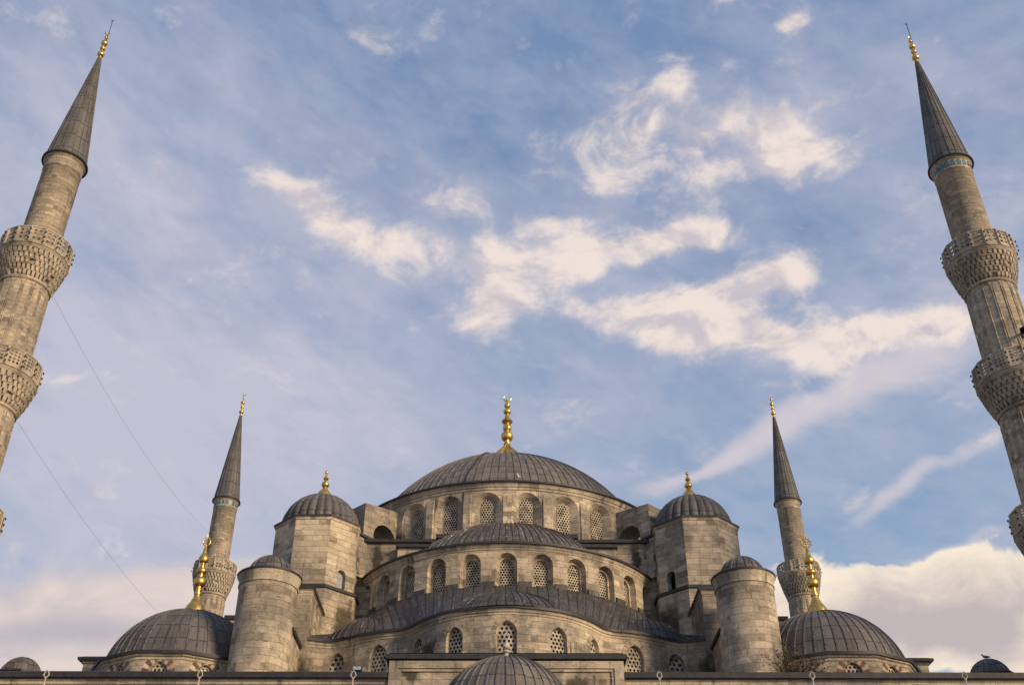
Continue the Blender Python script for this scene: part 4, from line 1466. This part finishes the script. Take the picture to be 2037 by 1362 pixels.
mins = [
    make_minaret((-32.95, FR, -EYE), 'nearest left minaret with plain stone collar under its spire, cut by the left edge'),
    make_minaret((33.05, FR, -EYE), 'nearest right minaret with blue tile collar and loudspeaker, cut by the right edge'),
    make_minaret((-32.9, 114.3, -EYE), 'farther slim minaret with blue tile collar behind the left corner dome'),
    make_minaret((33.0, 114.3, -EYE), 'farther slim minaret with plain collar behind the right corner dome'),
]
# floodlights clipped outside the balcony parapets
lamp0 = None
for root, bal, R1, z in yield_l:
    far = root in mins[2:]
    for k in range(16):
        a = 2 * PI * k / 16 + PI / 16
        if math.cos(a) < -0.35: continue       # only the sides the courtyard sees
        zs_ = (0.45,) if far else (0.15, 0.55, 0.95)
        for dz in zs_:
            loc = Vector((WL[root.name].x + (R1 + 0.02) * math.sin(a), WL[root.name].y - (R1 + 0.02) * math.cos(a), z + dz))
            if lamp0 is None:
                lamp0 = o = lamp_mesh().build('floodlight', M['black'], bal, loc=tuple(loc))
            else:
                o = lamp0.copy(); COL.objects.link(o); o.parent = bal
                o.location = loc - WL[bal.name]
            o.rotation_euler = (0, 0, a)
for root in (mins[1], mins[2]):
    m_ = MB(); m_.smooth = False
    X, Y = WL[root.name].x, WL[root.name].y
    for k in range(20):
        a = 2 * PI * k / 20; w = PI / 20 * 0.66
        A = [(-w, 55.42), (w, 55.42), (w, 55.8), (0.6 * w, 55.92), (0, 55.97), (-0.6 * w, 55.92), (-w, 55.8)]
        m_.face([(X + 1.375 * math.sin(a + x), Y - 1.375 * math.cos(a + x), z) for x, z in A])
    m_.build('tile_band', M['tile'], root)
for root, dx in ((mins[0], 0.16), (mins[1], 0.10)):
    m_ = MB()
    X, Y = WL[root.name].x, WL[root.name].y
    tube(m_, [(X + dx, Y - 0.1, 69.0), (X + dx * 0.8, Y - 0.1, 72.6)], 0.03, 6)
    for k in range(5):
        a = 2 * PI * k / 5
        tube(m_, [(X + dx * 0.8, Y - 0.1, 72.55), (X + dx * 0.8 + 0.13 * math.cos(a), Y - 0.1, 72.62 + 0.12 * math.sin(a))], 0.02, 5)
    m_.build('lightning_rod', M['black'], root)

# loudspeaker horn on the right-hand near minaret
ls = empty('loudspeaker', (33.35, FR - 1.75, 40.05), 'dark horn loudspeaker on the shaft of the nearest right minaret', 'loudspeaker')
m_ = MB()
c = Vector((33.35, FR - 1.75, 40.05))
ax = Vector((-0.35, -0.85, -0.25)).normalized()
tube(m_, [c, c + ax * 0.12, c + ax * 0.3, c + ax * 0.5, c + ax * 0.56], [0.08, 0.085, 0.12, 0.21, 0.24], 16, False)
m_.build('horn', M['black'], ls)
m_ = MB()
tube(m_, [c - ax * 0.3, c + ax * 0.02], [0.13, 0.13], 12)
m_.build('driver', M['black'], ls)
m_ = MB(); m_.smooth = False
box(m_, 33.30, 33.40, FR - 1.75, FR - 1.5, 39.7, 40.0, True)
m_.build('bracket', M['black'], ls)

# festoon cables from the near left minaret to the far one
def cable(a, b, sag, label):
    m_ = MB()
    a, b = Vector(a), Vector(b)
    pts = [a.lerp(b, t / 24) - Vector((0, 0, sag * 4 * (t / 24) * (1 - t / 24))) for t in range(25)]
    tube(m_, pts, 0.0085, 5)
    return tag(m_.build('cable', M['cable']), label, 'cable', 'cables strung between the left minarets')
cable((-31.5, FR + 1.2, 45.0), (-32.9, 112.8, 50.8), 1.6, 'upper thin cable from top balcony of near left minaret to the farther one')
cable((-31.3, FR + 1.3, 34.9), (-32.9, 112.6, 38.2), 1.2, 'lower thin cable from second balcony of near left minaret, vanishing behind the left dome')

# ------------------------------------------------------------------ courtyard portico under the frame, its finials in view
port = empty('portico', (0, 53.0, -EYE), 'domed courtyard portico with slender finials along the front wall', 'portico')
m_ = MB(); m_.smooth = False
SPW = plane((-34.2, 49.4), (1, 0))
arcs = [Win(34.2 + 7.57 * k, 2.9, 0.0 - EYE, 5.6, 'pointed', 0.9) for k in range(-4, 5)]
wall(m_, SPW, 0, 68.4, -EYE, 11.6, arcs, 2.0)
box(m_, -34.2, 34.2, 49.4, 57.6, 11.6, 12.0, True)
m_.m = 1
box(m_, -34.4, 34.4, 49.2, 57.5, 12.0, 12.25, True)
box(m_, -3.9, 3.9, 49.5, 56.9, 12.2, 14.0)
port_b = m_.build('arcade', [M['stone'], M['lead_edge']], port)
def portico_dome(x, R, H, zb, big=False):
    d_ = MB()
    c0 = (0, 0)
    dome(d_, c0, R, H, zb, 42 if big else 34, n=126, rw=0.10, rh=0.055, rib_stop=0.25, nv=14)
    d_.m = 1
    o8 = ngon(c0, R + 0.12, 16, PI / 16)
    prism(d_, o8, zb - 2.3, zb + 0.02, True)
    return d_.build('portico_dome', [M['lead_main'], M['stone']], port, loc=(x, 53.0, 0))
def portico_finial(par, x, z0, z1):
    f_ = MB()
    h = z1 - z0
    K = [(0.30, -0.06), (0.26, 0.04), (0.15, 0.12), (0.08, 0.20)] + bulb(0.26, 0.035, 0.13, 0.07) + [(0.055, 0.36)] + bell(0.40, 0.62, 0.155, 0.045) + [(0.03, 0.70), (0.03, 0.76)]
    lathe(f_, [(r, z0 + t * h) for r, t in K], 12, (0, 0), uref=1)
    zz = z0 + 0.75 * h
    pent = [(0.0, 0.0), (-0.13, 0.17), (-0.085, 0.31), (0.0, 0.40), (0.085, 0.31), (0.13, 0.17), (0.0, 0.0)]
    tube(f_, [(a, 0, zz + b) for a, b in pent], 0.034, 4)
    return f_.build('finial', M['pale_finial'], par, loc=(x, 53.0, 0))

pd = portico_dome(0.0, 3.42, 2.92, 14.55, True)
f_ = MB()
h = 1.85; z0 = 17.35
lathe(f_, [(r, z0 + t * h * 0.62) for r, t in [(0.48, -0.12), (0.44, 0.0), (0.30, 0.10), (0.16, 0.22), (0.10, 0.34)] + bulb(0.46, 0.06, 0.2, 0.09) + bell(0.56, 1.0, 0.2, 0.04)], 14, (0, 0), uref=1)
pent = [(0.0, 0.0), (-0.14, 0.18), (-0.09, 0.33), (0.0, 0.43), (0.09, 0.33), (0.14, 0.18), (0.0, 0.0)]
tube(f_, [(a, 0, z0 + h * 0.60 + b) for a, b in pent], 0.034, 4)
f_.build('finial', M['pale_finial'], pd, loc=(0, 53.0, 0))
pd1 = None
for k in (1, 2, 3, 4):
    for s in (-1, 1):
        x = s * 7.57 * k
        if pd1 is None:
            pd1 = portico_dome(x, 3.1, 2.5, 12.6)
            fin1 = portico_finial(pd1, x, 15.0, 17.02)
        else:
            d_ = copy_tree(pd1)
            d_.location = Vector((x, 53.0, 0)) - WL[port.name]

# ------------------------------------------------------------------ birds, floodlight, dry bush
def bird(name_mat, loc, heading, label, tail_up=0.15, scale=1.0, lift=0.5):
    """one continuous lofted body from tail to beak, folded wings on the flanks, two legs"""
    b = empty('bird', loc, label, 'bird')
    m_ = MB()
    spine = [(-0.30, 0.10 + tail_up, 0.008), (-0.24, 0.105 + tail_up * 0.7, 0.028), (-0.16, 0.125, 0.05), (-0.06, 0.135, 0.082), (0.04, 0.155, 0.09), (0.10, 0.19, 0.075), (0.135, 0.235, 0.05), (0.15, 0.27, 0.044), (0.165, 0.30, 0.047), (0.20, 0.305, 0.036), (0.225, 0.30, 0.014), (0.275, 0.285, 0.004)]
    ch, sh = math.cos(heading), math.sin(heading)
    def T(x, y, z): return (loc[0] + scale * (x * ch - y * sh), loc[1] + scale * (x * sh + y * ch), loc[2] + scale * z)
    tube(m_, [T(x, 0, z) for x, z, r in spine], [r * scale for *_, r in spine], 12)
    for sd in (-1, 1):
        tube(m_, [T(-0.02, sd * 0.03, 0.09), T(0.0, sd * 0.035, 0.0), T(0.05, sd * 0.035, 0.0)], [0.012 * scale, 0.008 * scale, 0.006 * scale], 5)
    m_.build('body', name_mat, b)
    for sd in (-1, 1):
        w = MB()
        tube(w, [T(0.07, sd * 0.07, 0.17), T(-0.03, sd * 0.095, 0.155), T(-0.14, sd * 0.075, 0.14), T(-0.27, sd * 0.03, 0.135)], [0.025 * scale, 0.05 * scale, 0.042 * scale, 0.006 * scale], 8)
        w.build('wing', M['dove'] if name_mat == M['dove'] else M['wing_grey'], b)
    return b
M['wing_grey'] = plain('grey_feather', (0.42, 0.42, 0.43), 0.8, var=0.15, scale=12)
bird(M['gull'], (0.86, DY - 13.25, 37.98), -1.9, 'white gull perched on the lower rim of the great dome', 0.0, 1.15)
bird(M['dove'], (28.05, 62.0, 20.52), 2.9, 'brown bird perched on top of the little right-hand dome', 0.02, 0.95)

fl = empty('floodlight', (-8.15, 58.05, 18.42), 'small square floodlight on the front wall ledge behind a finial', 'floodlight')
m_ = MB(); m_.smooth = False
box(m_, -8.36, -7.84, 57.9, 58.15, 18.50, 18.74, True)
m_.build('housing', M['black'], fl)
m_ = MB(); m_.smooth = False
box(m_, -8.32, -7.88, 57.87, 57.905, 18.53, 18.71, True)
m_.build('lens', M['lamp_glass'], fl)
m_ = MB()
tube(m_, [(-8.07, 58.05, 18.36), (-8.07, 58.05, 18.55)], 0.04, 6)
m_.build('stem', M['black'], fl)

bush = empty('dry_bush', (16.3, 60.6, 18.5), 'bare brown bush rooted between the right stair turret and the corner dome', 'bush')
tw_, lf = MB(), MB(); lf.smooth = False
rng = random.Random(5)
for k in range(34):
    p = Vector((16.35 + rng.uniform(-0.12, 0.12), 60.7 + rng.uniform(-0.1, 0.1), 18.45))
    d = Vector((rng.uniform(-0.5, 0.62), rng.uniform(-0.5, 0.4), 1.0)).normalized()
    pts = [p]
    n_ = rng.randint(5, 9)
    for q in range(n_):
        d = (d + Vector((rng.uniform(-.4, .4), rng.uniform(-.4, .4), rng.uniform(-.32, .2)))).normalized()
        p = p + d * rng.uniform(0.2, 0.42)
        pts.append(p.copy())
        for _ in range(4):
            c_ = p + Vector((rng.uniform(-.2, .2), rng.uniform(-.2, .2), rng.uniform(-.2, .2)))
            a_ = Vector((rng.uniform(-1, 1), rng.uniform(-1, 1), rng.uniform(-1, 1))).normalized() * 0.075
            b_ = a_.cross(Vector((rng.uniform(-1, 1), rng.uniform(-1, 1), 1))).normalized() * 0.045
            lf.face([c_ - a_, c_ - b_, c_ + a_, c_ + b_], smooth=False)
    tube(tw_, pts, [0.03 * (1 - 0.8 * i / len(pts)) for i in range(len(pts))], 5)
tw_.build('twigs', M['bark'], bush)
lf.build('leaves', M['leaf'], bush)
